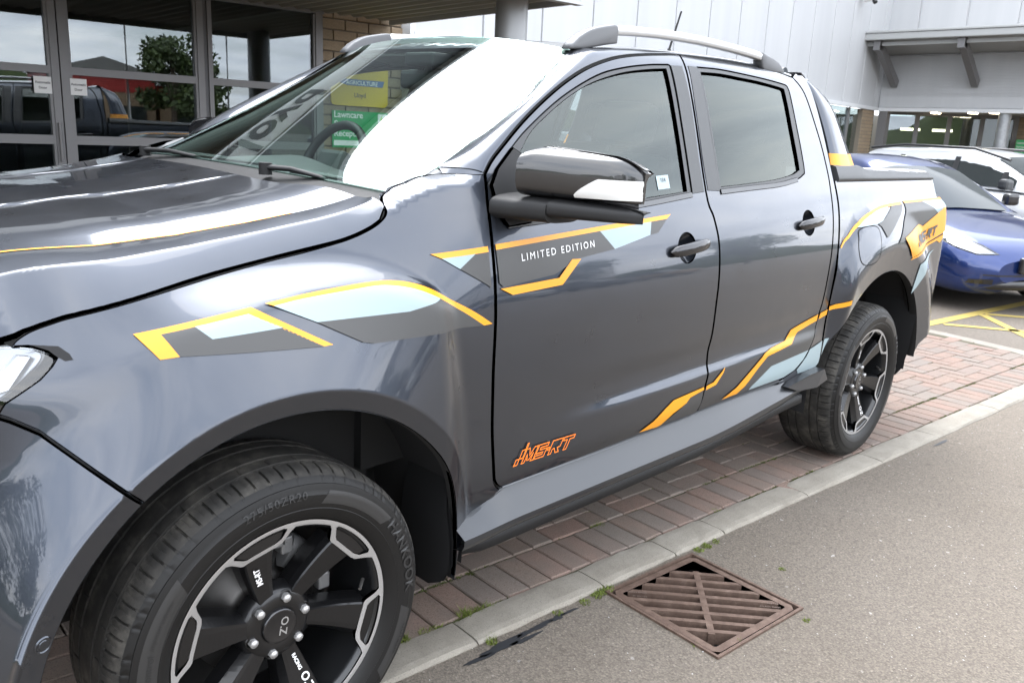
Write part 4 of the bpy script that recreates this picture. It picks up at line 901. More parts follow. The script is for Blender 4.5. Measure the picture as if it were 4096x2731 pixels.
# black ceramic border
def wsb(u0, u1, v0, v1, n=24): return [ws(u, v) for u, v in ((u0, v0),)]
mb = MB()
for (u0, u1, v0, v1) in ((-1, -.955, 0, 1), (.955, 1, 0, 1), (-.955, .955, 0, .035), (-.955, .955, .955, 1)):
    G = [[tuple(ws(u, v)+np.array([.004, 0, -.004])) for v in np.linspace(v0, v1, 14)] for u in np.linspace(u0, u1, 22)]; mb.grid(G)
mb.obj('glass_border', 'satin_grey', wsc)
# ---- A pillar, cant rail, C pillar
def bez(p0, p1, p2, t): return (1-t)**2*p0+2*t*(1-t)*p1+t*t*p2
P0s = np.array(dtop); tvals = np.linspace(0, 1, len(P0s)); rows = []
upper = []
for i, (x, z) in enumerate(P0s):
    # matching point on the glass edge / gutter
    if x < 1.26:
        v = float(np.clip((x-.64)/(1.26-.64), 0, 1)); q = ws(-1.0, .175+v*.825); q = q+np.array([-.002, -.008, .002])
    else:
        k = (x-1.26)/(2.62-1.26); zg = 1.762+.058*math.sin(min(k*1.9, math.pi/2))-.036*max(0, k-.72)**1.*3.2; q = np.array([1.215+k*(2.66-1.215), .355, zg])
    upper.append(q)
upper = np.array(upper)
for mir in (0, 1):
    V = []; Nn = []; nr = 9; cols = len(P0s)
    for i, (x, z) in enumerate(P0s):
        # move up from the door edge by the shut gap
        tx = np.gradient(P0s, axis=0)[i]; tx /= np.linalg.norm(tx); nx = np.array([-tx[1], tx[0]]); a, b = x+nx[0]*.006, z+nx[1]*.006
        p0 = side(a, b); n0 = fnormal(side, np.array([[a, b]]))[0]; p2 = upper[i]; d = p2-p0; d0 = d-n0*(d@n0); d0 /= np.linalg.norm(d0)+1e-9; p1 = p0+d0*np.linalg.norm(d)*(.22+.33*min(1, i/14))
        for t in np.linspace(0, 1, nr): V.append(bez(p0, p1, p2, t))
    V = np.array(V).reshape(cols, nr, 3); du = np.gradient(V, axis=0); dv = np.gradient(V, axis=1); nn = np.cross(du, dv); nn /= np.linalg.norm(nn, axis=2)[:, :, None]+1e-12
    # rolled edge down at the door gap
    ed_ = V[:, 0]+nn[:, 0]*-.012
    F = [(i*nr+j, (i+1)*nr+j, (i+1)*nr+j+1, i*nr+j+1) for i in range(cols-1) for j in range(nr-1)]
    VV = V.reshape(-1, 3).copy(); NN = nn.reshape(-1, 3).copy(); k = len(VV); VV = np.concatenate([VV, ed_]); NN = np.concatenate([NN, np.tile([[.5, 0, -.6]], (cols, 1))]); F += [(k+i, k+i+1, (i+1)*nr, i*nr) for i in range(cols-1)]
    PILROW = V[0].copy()
    if mir: VV[:, 1] = 2*YC-VV[:, 1]; NN[:, 1] *= -1; F = [f[::-1] for f in F]
    NN /= np.linalg.norm(NN, axis=1)[:, None]
    mk('roof_pillar', VV, F, 'paint', truck, normals=NN)
cpill = [(2.624, 1.782), (2.60, 1.79)]
bedF = cr([(2.745, 1.795), (2.752, 1.70), (2.755, 1.55), (2.755, 1.40), (2.755, 1.27), (2.742, 1.17), (2.718, 1.03), (2.700, .90), (2.692, .78), (2.690, .66), (2.690, .565)], 5)
cq = off_curve(gapR, G2)+[(2.33, .53), (2.55, .53), (2.66, .545)]+off_curve(bedF, -.006)[::-1]+[(2.68, 1.80)]
panel('cab_quarter', cq, side, 'paint', truck, step=.03, bstep=.02)
gapstrip('shut_line', bedF, depth=.014)
quart = None
# ---- roof
def zgut(x): return np.interp(x, upper[:, 0], upper[:, 2])
def roof_fn(x, y):
    x = np.asarray(x, float); y = np.asarray(y, float); q = (y-YC)/.60; e = np.clip(1-np.abs(q), 0, 1)
    return np.stack([x, y, zgut(x)-.006+.046*(1-np.abs(q)**2.2)*(1-.25*sm((1.45-x)/.3))-.03*sm((x-2.55)/.2)], -1)
rp = [(1.203, .345), (1.185, .55), (1.170, .75), (1.166, YC)]; rp = cr(rp, 5)
roofp = [(x, y) for x, y in rp]+[(x, 2*YC-y) for x, y in rp[::-1][1:]]+[(1.6, 2*YC-.352), (2.2, 2*YC-.352), (2.66, 2*YC-.36), (2.73, 2*YC-.5), (2.74, YC), (2.73, .5), (2.66, .36), (2.2, .352), (1.6, .352)]
roof = panel('roof', roofp, roof_fn, 'paint', truck, step=.05, bstep=.04, mirror=False, flip=False)
mb = MB(); G = []
for t in np.linspace(0, 1, 14): y = .36+(2*YC-.72)*t; k = 1-(2*t-1)**2; G.append([(2.73, y, 1.79+.04*k), (2.775, y, 1.74+.03*k), (2.80, y, 1.35), (2.80, y, .9)])
mb.grid(G); mb.obj('cab_back', 'paint', truck)
mb = MB(); mb.grid([[ (2.805, y, z) for z in (1.40, 1.70)] for y in (.45, 2*YC-.45)]); mb.obj('rear_window', 'privacy_glass', truck)
# roof rails
def rail(mir):
    sy = (lambda y: 2*YC-y) if mir else (lambda y: y)
    rt = tag(empty('roof_rail', (0, 0, 0), parent=truck)); mb = MB(); G = []
    for x, z0, z1 in ((1.408, 1.820, 1.850), (1.50, 1.828, 1.858), (1.633, 1.836, 1.865), (1.77, 1.84, 1.870), (1.908, 1.842, 1.871), (2.05, 1.840, 1.869), (2.19, 1.836, 1.865), (2.30, 1.831, 1.860), (2.375, 1.826, 1.855)):
        G.append([(x, sy(a), b) for a, b in ((.318, z0+.004), (.316, z1-.006), (.322, z1), (.346, z1+.002), (.354, z1-.006), (.354, z0+.004), (.346, z0), (.324, z0))])
    mb.grid(G, close_v=True); mb.add([p for p in G[0]], [tuple(range(8))]); mb.add([p for p in G[-1]], [tuple(range(8))]); mb.obj('rail_bar', 'rail_alloy', rt)
    for prof in ([(1.182, 1.757), (1.200, 1.776), (1.225, 1.797), (1.25, 1.811), (1.275, 1.823), (1.31, 1.834), (1.35, 1.843), (1.395, 1.852), (1.414, 1.852), (1.420, 1.835), (1.418, 1.795), (1.36, 1.785), (1.25, 1.762)], [(2.37, 1.857), (2.42, 1.850), (2.47, 1.842), (2.52, 1.830), (2.56, 1.812), (2.585, 1.79), (2.50, 1.785), (2.40, 1.79), (2.385, 1.80), (2.372, 1.83)]):
        m2 = MB(); bmx = bmesh.new(); vs = [bmx.verts.new((a, sy(.314), b)) for a, b in prof]; f_ = bmx.faces.new(vs); r_ = bmesh.ops.extrude_face_region(bmx, geom=[f_]); 
        for v in r_['geom']:
            if isinstance(v, bmesh.types.BMVert): v.co.y = sy(.360)
        bmesh.ops.recalc_face_normals(bmx, faces=bmx.faces[:]); bmesh.ops.bevel(bmx, geom=[e for e in bmx.edges if abs(e.verts[0].co.y-e.verts[1].co.y) < 1e-5], offset=.008, segments=3, profile=.5, affect='EDGES')
        me = bpy.data.meshes.new('rail_foot'); bmx.to_mesh(me); bmx.free(); me.polygons.foreach_set('use_smooth', [True]*len(me.polygons)); link('rail_foot', me, 'trim_grey', rt)
    return rt
rail(0); rail(1)
mb = MB(); mb.tube([(2.555, YC, 1.812), (2.60, YC, 1.86), (2.612, YC, 1.90)], [.022, .014, .008], 12); an = mb.obj('antenna', 'black_plastic', truck); mb = MB(); mb.tube([(2.612, YC, 1.90), (2.68, YC, 2.075)], [.0055, .0045], 8); mb.obj('antenna_mast', 'black_plastic', an)
# ---- windows and doors
w1o = cr([(.66, 1.372), (.70, 1.405), (.768, 1.455), (.858, 1.514), (1.034, 1.606), (1.228, 1.681), (1.378, 1.716), (1.536, 1.739), (1.66, 1.750)], 5)+[(1.668, 1.748), (1.640, 1.55), (1.614, 1.325)]+[(1.343, 1.305), (1.0, 1.282), (.74, 1.262), (.69, 1.268), (.668, 1.30)]
w1g = cr([(.80, 1.44), (.854, 1.492), (.915, 1.532), (1.03, 1.591), (1.125, 1.632), (1.222, 1.665), (1.373, 1.701), (1.529, 1.724), (1.640, 1.735)], 5)+[(1.622, 1.60), (1.590, 1.337), (1.359, 1.321), (.80, 1.288)]
w2o = cr([(1.850, 1.757), (2.0, 1.762), (2.156, 1.759), (2.35, 1.752), (2.50, 1.742), (2.524, 1.735)], 4)+cr([(2.528, 1.72), (2.512, 1.60), (2.503, 1.48), (2.493, 1.402), (2.47, 1.386), (2.407, 1.369), (2.25, 1.352), (2.0, 1.341), (1.80, 1.331)], 4)
w2g = cr([(1.863, 1.741), (2.0, 1.746), (2.141, 1.743), (2.30, 1.738), (2.47, 1.726), (2.488, 1.718)], 4)+cr([(2.485, 1.70), (2.466, 1.56), (2.455, 1.42), (2.44, 1.404), (2.377, 1.388), (2.222, 1.370), (2.0, 1.357), (1.815, 1.349)], 4)
d1 = off_curve(gapF, G2)[::-1]+off_curve(dtop, -.004)[1:56]
d1 = [p for p in off_curve(gapF, G2)]+[(1.1, .533), (1.4, .542), (1.6, .546)]+[p for p in off_curve(gapM, -G2)[::-1]]+[p for p in off_curve(dtop, -.003)[::-1] if p[0] < 1.76 and p[0] > .67]
d1 = [p for p in d1 if p[1] > .524]
def cup_loop(cx, cz): return [(cx-.008+.054*math.cos(q), cz-.002+.049*math.sin(q)) for q in np.linspace(0, 2*math.pi, 41)[:-1]]
door1, door1f = panel('front_door', d1, side, 'paint', truck, holes=[w1o, cup_loop(1.552, 1.156)], step=.016, bstep=.014)
d2 = [p for p in off_curve(gapM, G2) if p[1] > .548]+[(1.72, .548), (2.0, .556), (2.25, .556)]+[p for p in off_curve(gapR, -G2)[::-1]]+[p for p in off_curve(dtop, -.003)[::-1] if 1.785 < p[0] < 2.61]
door2, door2f = panel('rear_door', d2, side, 'paint', truck, holes=[w2o, cup_loop(2.462, 1.199)], step=.016, bstep=.014)
for (o_p, g_p, dn, df, gm) in ((w1o, w1g, door1, door1f, 'side_glass'), (w2o, w2g, door2, door2f, 'privacy_glass')):
    a, b = panel('window_trim', o_p, side, 'trim_grey' if 0 else 'satin_grey', dn, holes=[g_p], step=.03, bstep=.02, off=-.002, thick=.014, chamfer=.002); b.parent = df
    gp_ = inset(dense(g_p, .03) if area2(np.array(g_p)) > 0 else dense(g_p, .03)[::-1], -.006)
    a, b = panel('window_glass', [tuple(p) for p in gp_], side, gm, dn, step=.05, bstep=.04, off=-.011, thick=0, chamfer=0); b.parent = df
# satin panels over the B pillar
bp1 = [(1.672, 1.748), (1.745, 1.752), (1.735, 1.64), (1.703, 1.45), (1.693, 1.332), (1.617, 1.327), (1.643, 1.55)]
bp2 = [(1.786, 1.756), (1.845, 1.757), (1.838, 1.70), (1.822, 1.56), (1.797, 1.333), (1.717, 1.336), (1.727, 1.45), (1.757, 1.63)]
for pp, dn, df in ((bp1, door1, door1f), (bp2, door2, door2f)): a, b = panel('pillar_trim', pp, side, 'satin_grey', dn, step=.03, off=.0016, thick=.003, chamfer=.001); b.parent = df
# belt mouldings
for pts, dn, df in (([(.70, 1.262), (1.0, 1.278), (1.343, 1.301), (1.612, 1.323)], door1, door1f), ([(1.80, 1.329), (2.0, 1.338), (2.25, 1.349), (2.41, 1.366)], door2, door2f)):
    c = np.array(cr(pts, 5)); pp = [tuple(p) for p in c+np.array([0, .010])]+[tuple(p) for p in (c-np.array([0, .008]))[::-1]]; a, b = panel('belt_moulding', pp, side, 'trim_grey', dn, step=.02, off=.004, thick=.006, chamfer=.0015); b.parent = df
# mirror sail plate
sail = [(.664, 1.365), (.70, 1.408), (.775, 1.462), (.806, 1.446), (.806, 1.30), (.79, 1.265), (.70, 1.258), (.672, 1.29)]
a, b = panel('mirror_sail', sail, side, 'black_plastic', door1, step=.02, off=.009, thick=.012, chamfer=.004); b.parent = door1f
# handles
def handle(dn, cx, cz, w_, mir):
    fy = (lambda y: 2*YC-y) if mir else (lambda y: y)
    y0 = float(S(cx, cz)); sl = (float(S(cx, cz+.03))-y0)/.03; tz = .014/.2
    hr = empty('door_handle', (0, 0, 0), parent=dn); mb = MB(); G = []
    for t in np.linspace(-1, 1, 17):
        x = cx+t*w_/2; e = math.sqrt(max(0, 1-abs(t)**6)); zz = cz+t*w_/2*.08; dep = .036 - .012*t*t; hh = .019*e+.002
        G.append([(x, fy(float(S(x, zz))-.004-(dep-.004)*(.5+.5*math.cos(q))*(.35+.65*e)), zz+hh*math.sin(q)) for q in np.linspace(0, 2*math.pi, 13)[:-1]])
    mb.grid(G, close_v=True); mb.add(G[0], [tuple(range(12))]); mb.add(G[-1], [tuple(range(12))]); mb.obj('grip', 'smoked_chrome', hr)
    # finger cup: a dished oval sunk in the skin
    mb = MB(); G = []
    for r_ in np.linspace(1.02, 0.02, 12):
        G.append([(cx-.008+.054*r_*math.cos(q), fy(float(S(cx-.008+.054*r_*math.cos(q), cz-.002+.049*r_*math.sin(q)))+.004+.030*(1-r_**2.2)), cz-.002+.049*r_*math.sin(q)) for q in np.linspace(0, 2*math.pi, 41)[:-1]])
    mb.grid(G, close_v=True); mb.obj('finger_cup', 'paint', hr)
    return hr
handle(door1, 1.552, 1.156, .235, 0); handle(door1f, 1.552, 1.156, .235, 1); handle(door2, 2.462, 1.199, .225, 0); handle(door2f, 2.462, 1.199, .225, 1)
# ---- door mirror
def wing_mirror(door, mir):
    fy = (lambda y: 2*YC-y) if mir else (lambda y: y)
    mr = empty('wing_mirror', parent=door)
    def ring(t, zlo, zhi, grow=0., n=36, pw=.55):
        y = .035-.262*t; rnd = 1-.30*max(0, (t-.70)/.30)**2.4-.10*max(0, min(1, (.14-t)/.14))**2; zt = zlo+(zhi-.02*t-zlo)*rnd
        end = .5*max(0, (t-.80)/.20)**2.2; xf = .672+.150*t+.030*t*t+end*.07-grow; xb = .845+.045*t-end*.02+grow; o = []
        for q in np.linspace(0, 2*math.pi, n+1)[:-1]:
            c, s_ = math.cos(q), math.sin(q); X = (xf+xb)/2+math.copysign(abs(c)**pw, c)*(xb-xf)/2; Z = (zlo+zt)/2+math.copysign(abs(s_)**pw, s_)*((zt-zlo)/2+grow)
            if c < 0: X += .035*max(0, s_)**2.5
            o.append((X, fy(y-grow), Z))
        return o
    def loft(name, mat, zlo, zhi, t0, t1, grow=0., n=22, qs=None):
        mb = MB(); G = [ring(t, zlo, zhi, grow) for t in np.linspace(t0, t1, n)]; mb.grid(G, close_v=True); mb.add(G[0], [tuple(range(36))]); mb.add(G[-1], [tuple(range(36))]); return mb.obj(name, mat, mr)
    loft('mirror_cover', 'gloss_black', 1.345, 1.478, .02, 1.0, grow=-.001)
    loft('mirror_housing', 'black_plastic', 1.298, 1.352, .30, 1.0, grow=.0025); loft('mirror_arm', 'black_plastic', 1.282, 1.352, -.20, .292, grow=.001)
    mb = MB(); G = []
    for t in np.linspace(.50, .985, 26):
        h = .048*min(1, ((t-.49)/.20))**.75; rr = ring(t, 1.345, 1.478, .0022, n=180); fr = sorted([p for p in rr if p[0] < .672+.15*t+.03*t*t+.10 and 1.346 < p[2] < 1.43], key=lambda p: p[2])
        fr = [p for p in fr if p[0] < np.mean([q[0] for q in rr])]
        zs = np.array([p[2] for p in fr]); G.append([(float(np.interp(z, zs, [p[0] for p in fr])), fr[0][1], z) for z in np.linspace(1.3535, 1.3535+h+.002, 7)])
    mb.grid(G); mb.obj('indicator', 'indicator_lens', mr)
    mb = MB(); mb.add([(.893, fy(.02), 1.31), (.905, fy(-.20), 1.31), (.900, fy(-.19), 1.43), (.893, fy(.02), 1.46)], [(0, 1, 2, 3)]); mb.obj('mirror_glass', 'chrome', mr)
    return mr
wing_mirror(door1, 0); wing_mirror(door1f, 1)
# window sticker, seen from outside
st = panel('window_sticker', [(1.435, 1.345), (1.505, 1.349), (1.507, 1.392), (1.437, 1.388)], side, 'light_vinyl', door1, step=.05, off=-.009, thick=0, chamfer=0, mirror=False)
text_on('sticker_lettering', 'I S R', lambda a, b: side(1.472+a, 1.368+b)+np.array([0, -.0095*0+.0075, 0]), 'dark_print', door1, .016, weight=.0004)
# ---- lower edge: side skirt, step strip
for mir in (0, 1):
    fy = (lambda y: 2*YC-y) if mir else (lambda y: y)
    mb = MB(); G = []
    for x in np.concatenate([np.linspace(.515, .75, 8), np.linspace(.8, 2.3, 26), np.linspace(2.34, 2.66, 10)]):
        k = float(sm((.76-x)/.24)); r_ = float(sm((x-2.28)/.3)); zt = .527-.055*k+.018*float(sm((x-1.0)/1.2)); 
        top = (float(S(x, zt+.02))+.006-.02*k*0, zt); f0 = (.046-.02*k-.01*r_, zt-.006); f1 = (-.004-.012*k+.006*r_, .440+.002*k+.052*float(sm((x-1.7)/.9))); f2 = (.004-.01*k+.02*r_, .412+.052*float(sm((x-1.8)/.9))-.004*k); f3 = (.07, .392+.05*float(sm((x-1.8)/.9)))
        G.append([(x, fy(a), b) for a, b in ((top[0]+.02, zt+.004), top, f0, ((f0[0]*2+f1[0])/3+.001, (f0[1]*2+f1[1])/3), ((f0[0]+2*f1[0])/3, (f0[1]+2*f1[1])/3), f1, ((f1[0]+f2[0])/2-.004, (f1[1]+f2[1])/2), f2, f3)])
    V = np.array(G); mb = MB(); nr = V.shape[1]
    for j0, j1, smf in ((0, 2, True), (2, 5, True), (5, 8, True)): mb.grid([row[j0:j1+1] for row in G], 0, sm=smf)
    mb.obj('side_skirt', 'skirt_grey', truck)
    mb = MB(); mb.grid([[(x, fy(float(S(x, .535+.018*float(sm((x-1.)/1.2)))))+(-.003 if not mir else .003), .5285+.018*float(sm((x-1.)/1.2))), (x, fy(float(S(x, .53)))+(.012 if not mir else -.012), .5385+.018*float(sm((x-1.)/1.2)))] for x in np.linspace(.70, 2.36, 30)]); mb.obj('door_seal', 'trim_grey', truck)
    mb = MB(); G = []
    for x in np.linspace(.57, 2.60, 30):
        r_ = float(sm((x-1.7)/.9))*.045; e = float(sm((.66-x)/.1))
        G.append([(x, fy(a+.03*e), b+r_) for a, b in ((.06, .395), (.040, .385), (.036, .352), (.046, .342), (.12, .335))])
    mb.grid(G); mb.add(G[0], [tuple(range(5))]); mb.add(G[-1], [tuple(range(5))]); mb.obj('step_strip', 'black_plastic', truck)
    # rear flick of the skirt in front of the rear wheel
    mb = MB(); P = [(2.36, .520), (2.52, .553), (2.655, .556), (2.70, .500), (2.60, .482), (2.45, .490)]
    mb.prism(P, lambda a, b, h: (a, fy(h-.022*float(sm((a-2.36)/.2))), b), .000, .07); mb.obj('skirt_flick', 'skirt_grey', truck)
    # mud flaps
    mb = MB(); G = []
    for z, y0, y1 in ((.78, .09, .22), (.66, .07, .22), (.52, .035, .22), (.44, .008, .22), (.37, .000, .22), (.315, .03, .21), (.29, .08, .19)): G.append([(.495-.02*float(sm((.6-z)/.3))+.05*float(sm((z-.5)/.3)), fy(y), z) for y in np.linspace(y0, y1, 6)])
    mb.grid(G); mb.grid([[(a+.012, b, c) for a, b, c in row] for row in G]); mb.obj('mud_flap', 'black_plastic', truck)
    mb = MB(); G = []
    for z, y0, y1 in ((.80, -.03, .25), (.66, -.025, .25), (.50, -.015, .25), (.38, .0, .24), (.33, .03, .22)): G.append([(3.70-.0*z, fy(y), z) for y in np.linspace(y0, y1, 6)])
    mb.grid(G); mb.grid([[(a+.012, b, c) for a, b, c in row] for row in G]); mb.obj('mud_flap', 'black_plastic', truck)
    # wheel-arch liners
    for c, r_, d0, d1_, xo in ((HC, .56, -.01, .42, 0), ((3.22, .385), .60, -.0, .42, 0)):
        mb = MB(); G = []
        for q in np.linspace(-4, 184, 50):
            x, z = c[0]+r_*math.cos(R(q)), c[1]+r_*math.sin(R(q)); G.append([(x, fy(y), z) for y in (.03, .15, .30, .42)])
        mb.grid(G); q_ = [row[-1] for row in G]; mb.add(q_, [tuple(range(len(q_)))]); mb.obj('arch_liner', 'arch_black', truck)
# ---- pickup bed
bed_top = [(2.763, 1.362), (3.3, 1.366), (3.94, 1.372), (3.985, 1.366), (4.02, 1.33), (4.035, 1.28)]
bp_ = [p for p in off_curve(bedF, .006) if p[1] < 1.355][::-1]
bp_ = [p for p in bp_ if p[1] > .57]+bed_top+[(4.05, 1.20), (4.058, 1.05), (4.055, .80), (4.045, .66), (4.02, .60), (3.90, .555), (3.80, .50), (3.775, .46)]+arc((3.22, .385), .56, 8, 160, 60)
bedN, bedFar = panel('bed_side', bp_, side, 'paint', truck, step=.015, bstep=.014, thick=.045)
arch_return('arch_lip', (3.22, .385), .56, 165, 5, .07, 'under')
# fuel flap
fl = cr([(2.856, 1.120), (2.872, 1.145), (2.900, 1.158), (2.955, 1.166), (3.010, 1.165), (3.038, 1.152), (3.040, 1.12), (3.022, 1.06), (3.000, 1.025), (2.965, 1.008), (2.90, 1.002), (2.858, 1.008), (2.838, 1.03), (2.840, 1.08)], 4, closed=True)
mb = MB(); P = np.array(fl); c0 = P.mean(0); Q = c0+(P-c0)*1.035; mb.grid([[(a, float(S(a, b))-.0006, b), (c, float(S(c, d))-.0006, d)] for (a, b), (c, d) in zip(list(P)+[P[0]], list(Q)+[Q[0]])]); mb.obj('flap_gap', 'gap_black', bedN)
panel('fuel_flap', fl, side, 'paint', bedN, step=.02, off=.0008, thick=.001, chamfer=.002, mirror=False)
mb = MB(); mb.box(4.02, 4.06, .12, 2*YC-.12, .70, 1.32); mb.obj('tailgate', 'paint', truck)
for mir in (0, 1):
    fy = (lambda y: 2*YC-y) if mir else (lambda y: y)
    mb = MB(); G = []
    for z in (.86, 1.0, 1.15, 1.265): G.append([(4.035+.02*0, fy(float(S(4.03, z))+.004), z), (4.075, fy(.085), z), (4.08, fy(.13), z), (4.07, fy(.19), z)])
    mb.grid(G); mb.obj('tail_lamp', 'lamp_red', truck)
mb = MB(); mb.bbox(4.07, 4.25, .10, 2*YC-.10, .52, .68, .03); mb.obj('rear_bumper', 'paint', truck)
mb = MB(); mb.box(2.81, 4.0, .14, 2*YC-.14, 1.33, 1.36); mb.obj('bed_cover', 'black_plastic', truck)
mb = MB(); mb.box(-.2, 4.0, .42, 2*YC-.42, .30, .56); mb.box(2.78, 4.0, .30, 2*YC-.30, .70, 1.0); mb.box(.66, 2.70, .12, 2*YC-.12, .36, .46); mb.obj('chassis', 'under', truck)
# sports bar and rail caps
for mir in (0, 1):
    fy = (lambda y: 2*YC-y) if mir else (lambda y: y)
    barr = empty('sports_bar', parent=truck); mb = MB(); G = []
    fr = cr([(1.388, 2.800), (1.46, 2.812), (1.55, 2.812), (1.65, 2.800), (1.74, 2.770), (1.792, 2.728), (1.806, 2.70)], 6); re = cr([(1.388, 3.045), (1.46, 3.022), (1.55, 2.995), (1.65, 2.965), (1.72, 2.93), (1.765, 2.87), (1.806, 2.76)], 6)
    for (z, xf), (z2, xr) in zip(fr, re):
        zz = z; y0 = float(S(2.9, min(max(zz, 1.36), 1.79)))+.008
        G.append([(xf+.018, fy(y0+.075), zz), (xf+.002, fy(y0+.02), zz), (xf+.006, fy(y0+.006), zz), (xf*.7+xr*.3, fy(y0-.002), zz*.7+z2*.3), (xf*.3+xr*.7, fy(y0-.001), zz*.3+z2*.7), (xr-.010, fy(y0+.006), z2), (xr, fy(y0+.024), z2), (xr-.01, fy(y0+.09), z2)])
    mb.grid(G, close_v=True); mb.obj('bar_leg', 'paint', barr)
    # gold band round the foot
    mb = MB(); 
    for i0 in (0,):
        rows = [row for row in G if 1.42 <= row[1][2] <= 1.478]; mb.grid([[(p[0]+(.0018 if k > 4 else -.0012), fy(fy(p[1])-.0022) if not mir else p[1]+.0022, p[2]) for k, p in enumerate(row)][1:7] for row in rows])
    mb.obj('gold_band', 'gold_vinyl', barr)
    # foot and rail cap running aft on the bed side
    def cap_z(x): return 1.405-.010*float(sm((x-3.2)/.7))
    mb = MB(); G = []
    for x in np.concatenate([np.linspace(2.79, 3.05, 6), np.linspace(3.08, 3.93, 24), [3.955, 3.975]]):
        y0 = float(S(min(x, 3.95), 1.36))-.006; zt = cap_z(x)-(.012 if x > 3.96 else 0); k = float(sm((x-3.05)/.12)); ztop = 1.425*(1-k)+zt*k
        G.append([(x, fy(y0+.02), 1.352), (x, fy(y0), 1.357), (x, fy(y0+.001), 1.372), (x, fy(y0+.022), ztop-.006), (x, fy(y0+.04), ztop), (x, fy(y0+.14), ztop+.001), (x, fy(y0+.15), 1.36)])
    mb.grid(G); mb.add(G[-1], [tuple(range(7))]); mb.add(G[0], [tuple(range(7))]); mb.obj('bed_rail_cap', 'satin_grey', barr)
    # bright toothed insert on the cap
    prof = [(3.16, .0), (3.93, .0), (3.95, .03), (3.93, .085), (3.80, .085), (3.775, .055), (3.70, .055), (3.68, .085), (3.53, .085), (3.50, .055), (3.42, .055), (3.40, .085), (3.24, .085)]
    pf = lambda x, v: np.stack([x, np.array([float(S(min(q, 3.95), 1.36)) for q in np.atleast_1d(x)])-.006+.125-v*1.16, np.array([cap_z(q) for q in np.atleast_1d(x)])+.0025-np.clip((v-.07)/.03, 0, 1)*.004], -1)
    mb = MB(); V = pf(np.array([p[0] for p in prof]), np.array([p[1] for p in prof])); Vt = [(a, fy(b), c+.004) for a, b, c in V]; Vb = [(a, fy(b), c-.004) for a, b, c in V]; n = len(V)
    mb.add(Vt+Vb, [tuple(range(n))]+[(i, (i+1) % n, n+(i+1) % n, n+i) for i in range(n)]); mb.obj('cap_insert', 'rail_alloy', barr)
mb = MB(); mb.tube([(2.74, .40, 1.80), (2.76, YC, 1.815), (2.74, 2*YC-.40, 1.80)], .03, 12); mb.obj('sports_bar_hoop', 'paint', truck)
# ---- wipers and cowl
G = []
mb = MB()
for u in np.linspace(-1, 1, 41):
    b = ws(u, .0)+np.array([-.002, 0, -.006]); y = b[1]; x0 = float(np.interp(min(y, 2*YC-y), [.21, .24, .338, .45, .60, .78, YC], [.350, .340, .296, .250, .238, .236, .235])); a = np.array([x0+.006, y, float(hood_z(x0-.01, np.clip(y, .24, 2*YC-.24)))-.022]); G.append([tuple(a+np.array([-.02, 0, -.03])), tuple(a), tuple((a+b)/2+np.array([0, 0, -.004])), tuple(b), tuple(b+np.array([.03, 0, .0]))])
mb.grid(G); mb.obj('cowl_panel', 'black_plastic', truck)
for mir in (0, 1):
    fy = (lambda y: 2*YC-y) if mir else (lambda y: y)
    rows = []
    for v, fx, fz in ((.0, .360, 1.325), (.03, .395, 1.350), (.07, .445, 1.368), (.11, .50, 1.384), (.145, .545, 1.389), (.172, .575, 1.3915)):
        g = ws(-1, v)+np.array([-.001, -.003, .003]); f_ = side(fx, fz-.012)+np.array([0, -.0025, .003]); d = f_-g; m_ = g+d*min(.95, .030/np.linalg.norm(d)); rows.append((g, m_, f_))
    mb = MB(); mb.grid([[(p[0], fy(p[1]), p[2]) for p in (g+np.array([.004, .012, -.012]), g, (g+m_)/2+np.array([0, 0, .003]), m_, m_+np.array([0, 0, -.006]))] for g, m_, f_ in rows]); mb.obj('screen_corner_trim', 'trim_grey', truck)
    G = []
    for t in np.linspace(0, 1, 12):
        p = side(.572+.080*t, 1.3915+.003*t)+np.array([0, .002, -.001]); top = np.array([np.interp((1-t)*8, range(9), PILROW[:, k]) for k in range(3)])+np.array([.001, .001, -.002]); G.append([tuple(top*(1-k)+p*k) for k in np.linspace(0, 1, 5)])
    mb = MB(); mb.grid([[(q[0], fy(q[1]), q[2]) for q in row] for row in G]); mb.obj('wing_top', 'paint', truck)
def wiper(piv_u, u0, u1, v0, v1):
    wr = empty('wiper', parent=truck); nrm = lambda u, v: Vector(fnormal(ws, np.array([[u, v]]))[0])
    bl_ = [Vector(ws(u0+(u1-u0)*t, v0+(v1-v0)*t))+nrm(0, .1)*.014 for t in np.linspace(0, 1, 15)]
    mb = MB(); mb.tube(bl_, .0085, 8, flat=1.5); mb.tube([p-nrm(0, .1)*.010 for p in bl_], .0035, 6); mb.obj('wiper_blade', 'black_plastic', wr)
    mid = bl_[7]+nrm(0, .1)*.012; piv = Vector(ws(piv_u, 0))+Vector((-.045, 0, .010))
    mb = MB(); mb.tube([piv, piv*.66+mid*.34+Vector((0, 0, .012)), piv*.3+mid*.7+Vector((0, 0, .010)), mid], [.014, .012, .009, .008], 8, flat=.6); mb.tube([piv+Vector((0, 0, -.02)), piv+Vector((0, 0, .012))], .018, 12)
    d = (bl_[9]-bl_[5]).normalized(); mb.tube([mid-d*.035, mid+d*.035], .016, 6, flat=.8); mb.obj('wiper_arm', 'black_plastic', wr)
    p0 = bl_[7]; return wr
wiper(.68, .50, -.43, .012, .022); wiper(-.44, -.48, -.985, .010, .030)
